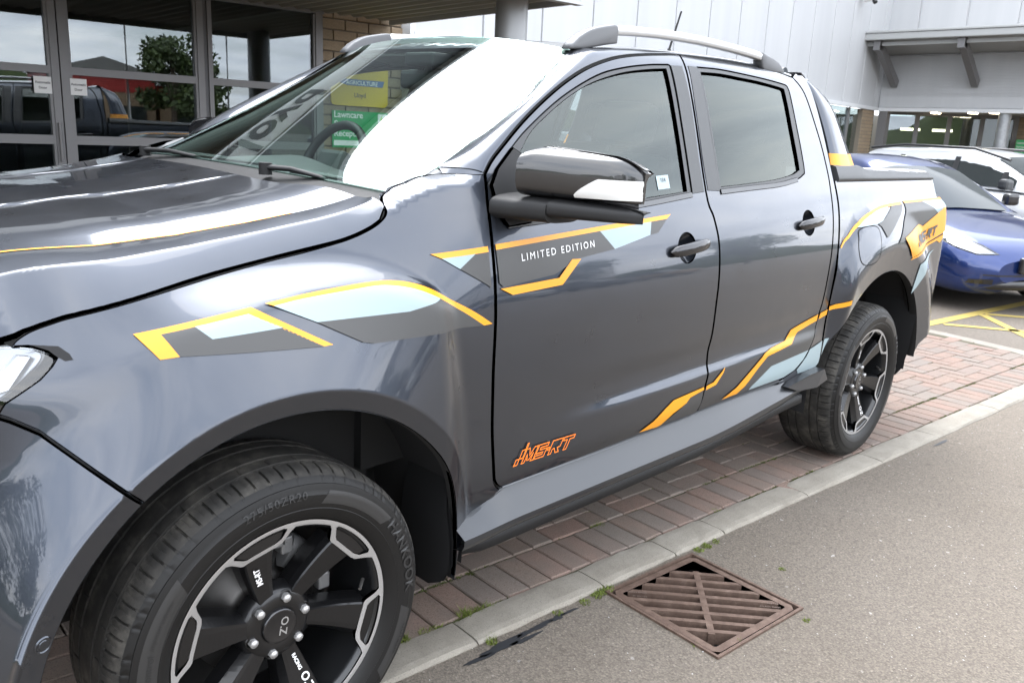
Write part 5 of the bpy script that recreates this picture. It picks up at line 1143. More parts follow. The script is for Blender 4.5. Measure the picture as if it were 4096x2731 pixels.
# ---- cabin
def seat(x, y, rear=False):
    sr = empty('seat', (0, 0, 0), parent=truck); w_ = .25 if not rear else .62
    mb = MB(); mb.bbox(x-.26, x+.24, y-w_, y+w_, .74, .92, .05); mb.obj('cushion', 'seat_cloth', sr)
    Mx = Matrix.Translation((x+.24, y, .86)) @ Matrix.Rotation(R(16 if not rear else 12), 4, 'Y')
    mb = MB(); mb.bbox(-.06, .08, -w_, w_, 0, .60, .05, 0, Mx); mb.obj('backrest', 'seat_cloth', sr)
    for dy_ in ((0,) if not rear else (-.38, .38)):
        mb = MB(); mb.bbox(-.04, .06, dy_-.13, dy_+.13, .63, .80, .04, 0, Mx); mb.box(0, .015, dy_-.06, dy_-.045, .58, .66, 0, Mx); mb.box(0, .015, dy_+.045, dy_+.06, .58, .66, 0, Mx); mb.obj('headrest', 'seat_cloth', sr)
seat(1.38, .56); seat(1.38, 1.32); seat(2.28, YC, True)
mb = MB(); G = []
for y in np.linspace(.23, 2*YC-.23, 21): h = .03*math.exp(-((y-1.31)/.22)**2); k = .10*((y-YC)/.7)**2; G.append([(.40+k, y, 1.30), (.62+k*.6, y, 1.325+h), (.84, y, 1.32+h*1.4), (.90, y, 1.27), (.88, y, 1.08), (.80, y, .9)])
mb.grid(G); mb.obj('dashboard', 'dash', truck)
swr = empty('steering_wheel', parent=truck); Ms = Matrix.Translation((.985, 1.31, 1.315)) @ Matrix.Rotation(R(-66), 4, 'Y')
mb = MB(); mb.tube([tuple(Ms @ Vector((.178*math.cos(q), .185*math.sin(q), 0))) for q in np.linspace(0, 2*math.pi, 41)], .0175, 12, caps=False); mb.obj('wheel_rim', 'black_plastic', swr)
mb = MB(); mb.bbox(-.07, .07, -.08, .08, -.03, .03, .02, 0, Ms); mb.bbox(-.02, .02, -.18, .18, -.012, .008, .006, 0, Ms); mb.bbox(-.17, .0, -.02, .02, -.012, .008, .006, 0, Ms); mb.obj('wheel_hub', 'dash', swr)
imr = empty('interior_mirror', parent=truck); mb = MB(); mb.bbox(-.015, .02, -.12, .12, -.033, .033, .014, 0, Matrix.Translation((1.15, YC+.02, 1.655)) @ Matrix.Rotation(R(10), 4, 'Z')); mb.obj('mirror_case', 'black_plastic', imr)
mb = MB(); mb.bbox(1.09, 1.24, YC-.08, YC+.08, 1.70, 1.745, .01); mb.tube([(1.14, YC, 1.72), (1.15, YC+.02, 1.66)], .012, 8); mb.obj('mirror_stem', 'black_plastic', imr)
mb = MB(); G = []
for x in np.linspace(1.24, 2.7, 12): G.append([(x, y, float(zgut(x))-.02+.028*(1-((y-YC)/.6)**2)) for y in np.linspace(.37, 2*YC-.37, 12)])
mb.grid(G); mb.obj('headliner', 'headliner', truck)
for y in (.62, 1.25):
    Mv = Matrix.Translation((1.20, y, 1.755)) @ Matrix.Rotation(R(8), 4, 'Y'); mb = MB(); mb.bbox(.0, .17, -.18, .18, -.012, .004, .005, 0, Mv); mb.obj('sun_visor', 'headliner', truck)
mb = MB(); mb.box(.95, 2.70, .16, 2*YC-.16, .50, .66); mb.box(.90, 2.6, YC-.12, YC+.12, .66, .90); mb.obj('cabin_floor', 'seat_cloth', truck)
for mir in (0, 1):
    fy = (lambda y: 2*YC-y) if mir else (lambda y: y)
    for x0, x1 in ((.80, 1.66), (1.78, 2.52)):
        mb = MB(); mb.grid([[(x, fy(y), z) for y, z in ((.155, 1.30), (.175, 1.285), (.18, 1.1), (.16, .6))] for x in (x0, x1)]); mb.obj('door_card', 'dash', truck)
    mb = MB(); mb.tube([(1.70, fy(.20), 1.32), (1.73, fy(.25), 1.5), (1.76, fy(.36), 1.76)], .035, 8); mb.obj('pillar_lining', 'seat_cloth', truck)
    mb = MB(); mb.tube([tuple(ws(-.93 if not mir else .93, v)+np.array([.05, 0, -.03])) for v in (.05, .4, .7, 1)], .03, 8); mb.obj('pillar_lining', 'dash', truck)
# ================================================================== wheels
RT_, RIM = .387, .268
def tyre_mesh(tread_seed=0):
    # profile (y outward negative .. inner), radius
    FR = (0., .02, .16, .18, .40, .55, .565, .60); NT = 72*8; prof = [(.262, .022), (.268, .006), (.278, -.004), (.292, -.010), (.300, -.0135), (.3015, -.0125), (.315, -.0165), (.333, -.0165), (.3345, -.0148), (.345, -.0125), (.356, -.008), (.3565, -.0055), (.364, .000), (.370, .006), (.3755, .012), (.380, .020), (.3832, .030), (.3850, .040), (.3858, .050), (.3864, .0575), (.3866, .0580), (.3786, .0588), (.3784, .0655), (.3866, .0663), (.387, .075), (.3872, .090), (.3872, .0975), (.3792, .0983), (.379, .1075), (.3872, .1083), (.3874, .137), (.3872, .1655), (.379, .1663), (.3792, .1755), (.3872, .1763), (.3870, .20), (.3866, .2087), (.3784, .2095), (.3786, .2165), (.3864, .2173), (.384, .24), (.376, .262), (.355, .281), (.32, .289), (.285, .284), (.262, .262)]
    pr = np.array(prof); V = np.zeros((NT, len(pr), 3))
    for i in range(NT):
        ph = i % 8; blk = i//8; th = 2*math.pi*(blk+FR[ph])/72
        for j, (r, y) in enumerate(prof):
            d = 0.; w_ = y
            if .010 < y < .0578:                                  # outer shoulder: open slots between the blocks
                d = -.0075*float(sm((y-.008)/.012)) if ph in (1, 2) else 0.
                if ph in (5, 6) and y > .026: d = -.0022
            elif .0663 < y < .0975: d = -.0030 if (ph in (1, 2) and blk % 2 == 0) else 0.
            elif .1083 < y < .1655: d = -.0016 if (ph in (5, 6) and blk % 3 == 0) else 0.
            elif .176 < y < .2087: d = -.0026 if (ph in (5, 6) and blk % 2) else 0.
            elif y > .2173 and r > .375: d = -.005 if ph in (1, 2) else 0.
            elif -.006 < y <= .010 and r > .3565: d = .0011 if (ph in (0, 3, 4) and blk % 4 != 0) else 0.
            V[i, j] = (math.cos(th)*(r+d), w_, math.sin(th)*(r+d))
    mb = MB(); mb.grid([[tuple(p) for p in row] for row in V], close_u=True)
    # material split: side wall and tread
    n = len(pr); F = mb.F; mi = [1 if (f[0] % n) < 13 else 0 for f in F]
    me = bpy.data.meshes.new('tyre'); me.from_pydata(mb.V, [], F); me.polygons.foreach_set('use_smooth', [True]*len(F)); me.polygons.foreach_set('material_index', mi); me.update()
    bm = bmesh.new(); bm.from_mesh(me); bmesh.ops.recalc_face_normals(bm, faces=bm.faces[:]); bm.to_mesh(me); bm.free()
    me.set_sharp_from_angle(angle=R(38)); return me
TY = tyre_mesh(); 
def wp(phi, r, y):      # phi from the nose (-x) going up over the top
    return (-r*math.cos(R(phi)), y, r*math.sin(R(phi)))
SP0 = 16.
def build_wheel(loc, steer=0., flip=False):
    root = empty('wheel', loc, parent=truck); root.rotation_euler = (0, 0, steer+(math.pi if flip else 0))
    t = bpy.data.objects.new('tyre', TY); COL.objects.link(t); t.parent = root
    if not len(TY.materials): TY.materials.append(M['rubber']); TY.materials.append(M['sidewall'])
    return root
wheels = [build_wheel((HC[0], 0, HC[1]), -.0135), build_wheel((3.22, 0, .385)), build_wheel((HC[0], 2*YC, HC[1]), 0, True), build_wheel((3.22, 2*YC, .385), 0, True)]
w0 = wheels[0]
# barrel and lip
mb = MB(); mb.grid([[wp(q, r, y) for r, y in ((.256, .008), (.249, .012), (.246, .03), (.243, .08), (.236, .15), (.24, .235), (.262, .262))] for q in np.linspace(0, 360, 97)]); mb.obj('rim_barrel', 'wheel_dark', w0)
# machined face: outer lip joined to six frames
def pol(phi, r): return (-r*math.cos(R(phi)), r*math.sin(R(phi)))
outer = [pol(q, .2685) for q in np.linspace(0, 360, 145)[:-1]]
inner = []; pods = []
for k in range(6):
    c = SP0+60*k
    # window part of the inner edge
    inner += [pol(q, .2545) for q in np.linspace(c-60+19.5, c-19.5, 14)]
    inner += [pol(c-17.6, .247), pol(c-15.8, .234), pol(c-14.0, .2215), pol(c-12.4, .2165)]+[pol(c+q, .2115/math.cos(R(q-1))) for q in (-9, -4, 1, 6, 10)]+[pol(c+13.3, .2205), pol(c+15.0, .2295), pol(c+17.2, .243)]
    pods.append([pol(c+q, .2575) for q in np.linspace(-14.0, 13.3, 12)]+[pol(c+14.6, .2535), pol(c+12.3, .2345), pol(c+10.5, .2302)]+[pol(c+q, .2245/math.cos(R(q-1))) for q in (8, 3, -3, -7)]+[pol(c-9.3, .2278), pol(c-11.2, .2335), pol(c-13.8, .248), pol(c-14.8, .2535)])
face = lambda a, b: np.stack([a, .0035+.02*np.clip((.262-np.hypot(a, b))/.05, 0, 1)*.6, b], -1)
panel('machined_face', outer, face, 'alloy', w0, holes=[inner]+[p for p in pods], step=.03, bstep=.012, thick=.012, chamfer=.0012, mirror=False)
for k in range(6):
    c = SP0+60*k; sp = empty('spoke', parent=w0)
    # spoke as a loft from hub to rim: a proud ridge falling away to one side
    G = []
    for t in np.linspace(0, 1, 13):
        r = .052+.172*t; hw = .020+.026*t; yo = .046-.034*t**1.5; tw = -4+4*t
        sec_ = [(-hw*1.12, yo+.062), (-hw*1.08, yo+.022), (-hw*.98, yo+.004), (-hw*.90, yo), (hw*.30, yo+.0015), (hw*.62, yo+.003), (hw*1.02, yo+.024), (hw*1.12, yo+.062)]
        G.append([(-(r*math.cos(R(c+tw))-o*math.sin(R(c+tw))), y, r*math.sin(R(c+tw))+o*math.cos(R(c+tw))) for o, y in sec_])
    mb = MB(); mb.grid(G, sm=False); mb.add(G[-1], [tuple(range(8))]); mb.obj('spoke_body', 'wheel_black', sp) if False else None
    me_ = mb.obj('spoke', 'wheel_black', w0); bpy.data.objects.remove(sp)
    P = pods[k]; mb = MB(); mb.prism(P, lambda a, b, h: (a, h, b), .013, .03); mb.obj('pod_plate', 'wheel_black', w0)
# hub disc, cap, nuts
mb = MB(); mb.grid([[wp(q, r, y) for r, y in ((.0001, .040), (.044, .040), (.047, .038), (.075, .042), (.088, .052), (.094, .085))] for q in np.linspace(0, 360, 61)]); mb.obj('hub_disc', 'wheel_black', w0)
mb = MB(); mb.grid([[wp(q, r, y) for r, y in ((.043, .040), (.042, .0345), (.039, .0325), (.036, .0335), (.0001, .0335))] for q in np.linspace(0, 360, 49)]); mb.obj('centre_cap', 'smoked_chrome', w0)
def wtext(name, s_, phi, r, y, size, mat, parent, rad=True, weight=0., flipd=False):
    def fn(a, b):
        a = np.asarray(a, float); b = np.asarray(b, float); c, s2 = math.cos(R(phi)), math.sin(R(phi))
        if rad: u_, v_ = (r+a, b)             # reads outwards along the spoke
        else: u_, v_ = (r+b, -a)
        if flipd: u_, v_ = (r-a, -b)
        return np.stack([-(u_*c-v_*s2), np.full_like(a, y), u_*s2+v_*c], -1)
    return text_on(name, s_, fn, mat, parent, size, weight=weight)
# note: x runs to the tail, seen from the near side letters must not be mirrored
def wtext2(name, s_, phi, r, y, size, mat, parent, dirn=1, weight=0., shear=0.):
    ph = R(phi); er = np.array([-math.cos(ph), math.sin(ph)]); et = np.array([er[1], -er[0]])    # et: clockwise seen from the near side
    def fn(a, b):
        p = np.outer(r+np.asarray(a)*dirn, er)+np.outer(-np.asarray(b)*dirn, et); rr = np.hypot(p[:, 0], p[:, 1]); yy = .046-.034*np.clip((rr-.052)/.172, 0, 1)**1.5-.0022 if y is None else np.full(len(p), y); return np.stack([p[:, 0], yy, p[:, 1]], -1)
    return text_on(name, s_, fn, mat, parent, size, weight=weight, shear=shear)
wtext2('cap_lettering', 'O.Z', 100, .0, .0325, .027, 'alloy', w0, -1, weight=.0005)
wtext2('spoke_lettering', 'MS-RT', SP0+60-4.5, .158, None, .019, 'white_print', w0, 1, weight=.0007, shear=.2)
wtext2('spoke_lettering', 'RACING', SP0+60*4-5, .120, None, .0125, 'white_print', w0, 1, weight=.0004)
wtext2('spoke_lettering', 'O.Z', SP0+60*4-4, .178, None, .028, 'white_print', w0, 1, weight=.0006)
for k in range(6):
    q = 45+60*k; p = wp(q, .068, .0); mb = MB()
    for r0, y0, r1, y1 in ((.0, 0, 0, 0),): pass
    mb.grid([[(p[0]+r*math.cos(a), y, p[2]+r*math.sin(a)) for r, y in ((.0165, .046), (.0150, .0405), (.0148, .058))] for a in np.linspace(0, 2*math.pi, 25)]); mb.obj('nut_socket', 'wheel_black', w0)
    mb = MB(); hexg = [[(p[0]+r*math.cos(a), y, p[2]+r*math.sin(a)) for r, y in ((.0108, .058), (.0108, .034), (.0098, .0315))] for a in np.linspace(0, 2*math.pi, 7)]; mb.grid(hexg, sm=False)
    mb.grid([[(p[0]+r*math.cos(a), y, p[2]+r*math.sin(a)) for r, y in ((.0098, .0316), (.0075, .0312), (.0066, .0285), (.0001, .028))] for a in np.linspace(0, 2*math.pi, 19)]); mb.obj('wheel_nut', 'alloy', w0)
mb = MB(); p = wp(172, .233, .04); q_ = wp(172, .205, .012); mb.tube([p, q_], [.0045, .004], 10); mb.obj('valve_stem', 'brake_iron', w0)
# brakes
mb = MB(); mb.grid([[wp(q, r, y) for r, y in ((.06, .125), (.09, .125), (.092, .15), (.160, .15), (.160, .175), (.09, .175))] for q in np.linspace(0, 360, 61)]); mb.obj('brake_disc', 'brake_iron', w0)
mb = MB()
for q0, q1 in ((118, 168),):
    G = []
    for q in np.linspace(q0, q1, 10): G.append([wp(q, r, y) for r, y in ((.105, .135), (.11, .115), (.165, .108), (.185, .115), (.188, .19), (.17, .20))])
    mb.grid(G); mb.add(G[0], [tuple(range(6))]); mb.add(G[-1], [tuple(range(6))])
for q, r in ((112, .165), (104, .18), (172, .165)): p = wp(q, r, .12); mb.bbox(p[0]-.016, p[0]+.016, .105, .15, p[2]-.022, p[2]+.022, .005)
mb.obj('brake_caliper', 'caliper', w0)
mb = MB(); G = []
for q in np.linspace(0, 360, 41): G.append([wp(q, r, .20) for r in (.03, .235)])
mb.grid(G); mb.obj('dust_shield', 'under', w0)
# side-wall lettering
def arc_text(name, s_, phi0, r, size, mat, parent, y=-.0174, cw=True, weight=0., sp=1.):
    x = 0; obs = []; adv = []
    V, F = text_mesh(s_, size, 0, sp, weight); 
    if not len(V): return
    V[:, 0] -= (V[:, 0].min()+V[:, 0].max())/2
    def prof_y(rr): return np.interp(rr, [.278, .292, .315, .333, .345, .356, .364], [-.004, -.010, -.0165, -.0165, -.0125, -.008, 0.])-.0026
    if cw: ph = R(phi0)+V[:, 0]/r; rr = r+V[:, 1]
    else: ph = R(phi0)-V[:, 0]/r; rr = r-V[:, 1]
    P = np.stack([-rr*np.cos(ph), prof_y(rr), rr*np.sin(ph)], 1); return mk(name, P, F, mat, parent)
arc_text('sidewall_lettering', '275/50ZR20', 84, .326, .026, 'sidewall_print', w0, sp=1.15)
arc_text('sidewall_lettering', 'HANKOOK', 163, .320, .040, 'sidewall_print', w0, weight=.0012, sp=1.05)
arc_text('sidewall_lettering', 'Kontrol', 10, .318, .022, 'sidewall_print', w0)
arc_text('sidewall_lettering', 'OUTSIDE', 204, .33, .020, 'sidewall_print', w0)
arc_text('sidewall_lettering', 'Alignment indicator', 27, .322, .013, 'sidewall_print', w0)
# raised block behind the small print
def side_block(q0, q1, r0, r1, sk=3.):
    def py(rr): return float(np.interp(rr, [.278, .292, .315, .333, .345, .356, .364], [-.004, -.010, -.0165, -.0165, -.0125, -.008, 0.]))-.0005
    G = [[(-r*math.cos(R(q+sk*(r-r0)/(r1-r0))), py(r), r*math.sin(R(q+sk*(r-r0)/(r1-r0)))) for r in np.linspace(r0, r1, 8)] for q in np.linspace(q0, q1, 24)]
    mb = MB(); mb.grid(G); mb.obj('sidewall_block', 'satin_rubber', w0)
pmat('satin_rubber', (.024, .024, .024), .38)
side_block(-2, 40, .303, .344); side_block(104, 140, .312, .342); side_block(188, 220, .312, .344)
for k in range(60):
    pass
# copies for the other three wheels: every part
def copy_children(src, dst):
    for ch in list(src.children):
        if ch.name.split('.')[0] == 'tyre': continue
        c = ch.copy(); COL.objects.link(c); c.parent = dst
for w_ in wheels[1:]: copy_children(w0, w_)
wheels[1].rotation_euler = (0, 0, 0)
for w_ in wheels[1:2]:
    for ch in w_.children: ch.rotation_euler = (0, R(0), 0)
# ================================================================== graphics on the near and far side
D1 = (door1, door1f); D2 = (door2, door2f); DF = (fN, fF); DB = (bedN, bedFar); DQ = (truck, truck)
decal('gold_stripe', [(-.294, 1.109), (-.066, 1.137), (.099, 1.046), (.076, 1.0455), (-.077, 1.1265), (-.250, 1.1055), (-.228, 1.066), (-.262, 1.064)], 'gold_vinyl', DF)
decal('dark_graphic', [(-.250, 1.1055), (-.187, 1.1138), (-.161, 1.090), (-.011, 1.094), (.076, 1.0455), (-.228, 1.066)], 'dark_vinyl', DF)
decal('light_graphic', [(-.187, 1.1138), (-.077, 1.1265), (-.011, 1.094), (-.161, 1.090)], 'light_vinyl', DF)
gB = cr([(-.034, 1.141), (.064, 1.151), (.177, 1.159), (.251, 1.1605), (.304, 1.156), (.354, 1.146), (.408, 1.128), (.478, 1.094), (.551, 1.057), (.614, 1.0185)], 4); gB2 = cr([(-.018, 1.1355), (.054, 1.143), (.167, 1.150), (.242, 1.1525), (.292, 1.1475), (.343, 1.1365), (.386, 1.122), (.444, 1.0965), (.516, 1.0595), (.584, 1.0175)], 4)
decal('gold_stripe', gB+gB2[::-1], 'gold_vinyl', DF, step=.02)
i_ = 28; top_l = [p for p in gB2 if p[0] < .425]
decal('light_graphic', top_l+[(.431, 1.103), (.318, 1.090), (.071, 1.095)], 'light_vinyl', DF)
decal('dark_graphic', [(.071, 1.095), (.318, 1.090), (.431, 1.103)]+[p for p in gB2 if p[0] > .435]+[(.40, 1.0265), (.207, 1.033), (.177, 1.040)], 'dark_vinyl', DF)
decal('gold_stripe', [(.436, 1.205), (.617, 1.2155), (.618, 1.2010), (.467, 1.193)], 'gold_vinyl', DF)
decal('light_graphic', [(.467, 1.193), (.573, 1.1985), (.518, 1.165)], 'light_vinyl', DF)
decal('dark_graphic', [(.573, 1.1985), (.618, 1.201), (.616, 1.110), (.602, 1.120), (.518, 1.165)], 'dark_vinyl', DF)
decal('gold_stripe', [(.645, 1.2185), (1.463, 1.266), (1.437, 1.252), (.645, 1.2045)], 'gold_vinyl', D1)
decal('dark_graphic', [(.645, 1.2045), (1.083, 1.2305), (1.146, 1.1755), (.968, 1.159), (.865, 1.124), (.660, 1.1085), (.646, 1.120)], 'dark_vinyl', D1)
decal('light_graphic', [(1.083, 1.2305), (1.348, 1.2465), (1.334, 1.207), (1.146, 1.1755)], 'light_vinyl', D1)
decal('dark_graphic', [(1.348, 1.2465), (1.437, 1.252), (1.378, 1.211), (1.334, 1.207)], 'dark_vinyl', D1)
decal('gold_stripe', [(.648, 1.105), (.881, 1.113), (.943, 1.160), (.982, 1.158), (.894, 1.093), (.692, 1.085)], 'gold_vinyl', D1, off=.0045)
decal('gold_stripe', [(1.334, .552), (1.403, .578), (1.458, .609), (1.507, .633), (1.697, .645), (1.702, .634), (1.614, .622), (1.593, .605), (1.519, .582), (1.46, .550), (1.44, .547)], 'gold_vinyl', D1)
decal('dark_graphic', [(1.46, .550), (1.593, .605), (1.614, .622), (1.698, .632), (1.694, .58), (1.683, .549)], 'dark_vinyl', D1)
decal('gold_stripe', [(1.716, .646), (1.761, .651), (1.837, .696), (1.822, .674), (1.782, .638), (1.714, .630)], 'gold_vinyl', D2)
decal('gold_stripe', [(1.848, .565), (1.942, .597), (2.027, .642), (2.135, .700), (2.187, .712), (2.317, .725), (2.367, .763), (2.604, .801), (2.600, .773), (2.428, .746), (2.363, .705), (2.161, .686), (2.094, .648), (2.01, .591), (1.958, .567)], 'gold_vinyl', D2)
decal('gold_stripe', [(2.622, .804), (2.684, .814), (2.683, .790), (2.616, .777)], 'gold_vinyl', DQ)
decal('gold_stripe', [(2.698, .826), (2.794, .854), (2.797, .832), (2.699, .806)], 'gold_vinyl', DB)
decal('dark_graphic', [(1.958, .567), (2.01, .591), (2.094, .648), (2.161, .686), (2.363, .705), (2.428, .746), (2.600, .773), (2.585, .725), (2.530, .655), (2.203, .638), (2.067, .580), (2.04, .565)], 'dark_vinyl', D2)
decal('light_graphic', [(2.067, .580), (2.203, .638), (2.530, .655), (2.49, .618), (2.425, .583), (2.345, .565), (2.05, .565)], 'light_vinyl', D2)
decal('light_graphic', [(2.545, .656), (2.680, .672), (2.684, .57), (2.66, .556), (2.48, .556), (2.45, .58), (2.52, .628)], 'light_vinyl', DQ)
decal('light_graphic', [(2.700, .676), (2.728, .680), (2.705, .62), (2.698, .60)], 'light_vinyl', DB)
gI = cr([(2.742, 1.082), (2.793, 1.122), (2.883, 1.175), (2.984, 1.209), (3.116, 1.236), (3.251, 1.250), (3.433, 1.257)], 4); gI2 = cr([(2.750, 1.075), (2.790, 1.110), (2.878, 1.161), (2.987, 1.199), (3.107, 1.225), (3.245, 1.239), (3.425, 1.246)], 4)
decal('gold_stripe', gI+gI2[::-1], 'gold_vinyl', DB, step=.02)
lI = [p for p in gI2 if 2.86 < p[0] < 3.26]; decal('light_graphic', lI+[(3.09, 1.184), (3.038, 1.173)], 'light_vinyl', DB, step=.02)
decal('dark_graphic', [p for p in gI2 if p[0] > 3.26]+[(3.34, 1.21), (3.10, 1.110), (3.071, 1.159), (3.045, 1.172), (3.09, 1.184)], 'dark_vinyl', DB, step=.02)
decal('gold_stripe', [(3.470, 1.2605), (4.020, 1.266), (4.022, 1.256), (3.462, 1.250)], 'gold_vinyl', DB, step=.02)
decal('dark_graphic', [(3.462, 1.250), (3.70, 1.2535), (3.79, 1.225), (3.86, 1.188), (3.60, 1.120), (3.22, 1.080)], 'dark_vinyl', DB, step=.02)
decal('light_graphic', [(3.70, 1.2535), (4.015, 1.2555), (3.99, 1.215), (3.89, 1.180), (3.79, 1.225)], 'light_vinyl', DB, step=.02)
decal('gold_patch', [(3.298, 1.100), (3.58, 1.148), (3.64, 1.136), (3.97, 1.225), (4.032, 1.10), (3.428, 1.000)], 'gold_vinyl', DB, step=.02, off=.0058)
decal('gold_stripe', [(3.42, .985), (3.44, .997), (4.02, 1.085), (3.93, 1.035), (3.88, 1.050)], 'gold_vinyl', DB, step=.02)
decal('light_graphic', [(3.56, .955), (3.86, 1.005), (3.70, .952), (3.60, .83), (3.565, .80)], 'light_vinyl', DB, step=.02)
# lettering on the doors and bed
text_on('door_lettering', 'LIMITED EDITION', lambda a, b: side(.892+a, 1.1795+.058*a+b*1.18)+np.array([0, -.0048, 0]), 'white_print', door1, .0235, spacing=1.4, weight=0., width=.312)
def logo_polys():
    # slanted block letters M S - R T behind a chequered quarter flag; unit height 1
    L_ = {}
    L_['M'] = [(0, 0), (0, 1), (.30, 1), (.52, .45), (.75, 1), (1.05, 1), (1.05, 0), (.80, 0), (.80, .60), (.60, .12), (.43, .12), (.25, .60), (.25, 0)]
    L_['S'] = [(0, .0), (.0, .22), (.62, .22), (.62, .39), (.0, .39), (.0, 1), (.90, 1), (.90, .78), (.26, .78), (.26, .61), (.88, .61), (.88, 0)]
    L_['-'] = [(0, .40), (0, .58), (.2, .58), (.2, .40)]
    L_['R'] = [(0, 0), (0, .22), (.25, .22), (.25, .80), (.68, .80), (.68, .60), (.35, .60), (.35, .42), (.62, 0), (.95, 0), (.72, .40), (.95, .42), (.95, 1), (0, 1)]
    L_['R'] = [(0, 0), (0, 1), (.95, 1), (.95, .40), (.70, .36), (.98, 0), (.68, 0), (.42, .36), (.25, .36), (.25, 0)]
    L_['T'] = [(.0, .76), (.0, 1), (1.0, 1), (1.0, .76), (.63, .76), (.63, 0), (.37, 0), (.37, .76)]
    outp = []; x = .55
    for ch in 'MS-RT': outp.append([(x+a, b) for a, b in L_[ch]]); x += max(a for a, b in L_[ch])+.09
    outp.append([(0, .0), (.12, .35), (.42, .35), (.42, 1), (.20, 1), (.20, .80), (.0, .80), (.0, .35)][:0] or [(-.12, 0), (-.12, .42), (.16, .42), (.16, 1.02), (.44, 1.02), (.44, 1.42), (.53, 1.42), (.53, 1.02), (.47, 1.02), (.47, .42), (.16, .42), (.16, 0)])
    return outp, x
LP, LW = logo_polys()
def logo(parent, x0, z0, w_, h, slope, mat, outline=None, shear=.42, off=.0048):
    mb = MB(); k = w_/(LW+.3)
    tr = lambda a, b: (x0+(a+b*shear)*k, z0+b*h+slope*(a+b*shear)*k)
    for P in LP:
        Q = np.array([tr(a, b) for a, b in P])
        if outline:
            Qd = dense([tuple(q) for q in Q], .012); Qd = Qd if area2(Qd) > 0 else Qd[::-1]; A = inset(Qd, -outline/2); B = inset(Qd, outline/2); n = len(Qd)
            V = [tuple(side(*p)+np.array([0, -off, 0])) for p in A]+[tuple(side(*p)+np.array([0, -off, 0])) for p in B]; mb.add(V, [(i, (i+1) % n, n+(i+1) % n, n+i) for i in range(n)])
        else:
            V = [tuple(side(*p)+np.array([0, -off, 0])) for p in Q]; mb.add(V, [tuple(range(len(V)))])
    return mb.obj('team_lettering', mat, parent)
logo(door1, .735, .588, .252, .040, -.005, 'orange_line', outline=.0032)
logo(bedN, 3.50, 1.046, .36, .050, .11, 'dark_print', shear=.30, off=.0088)

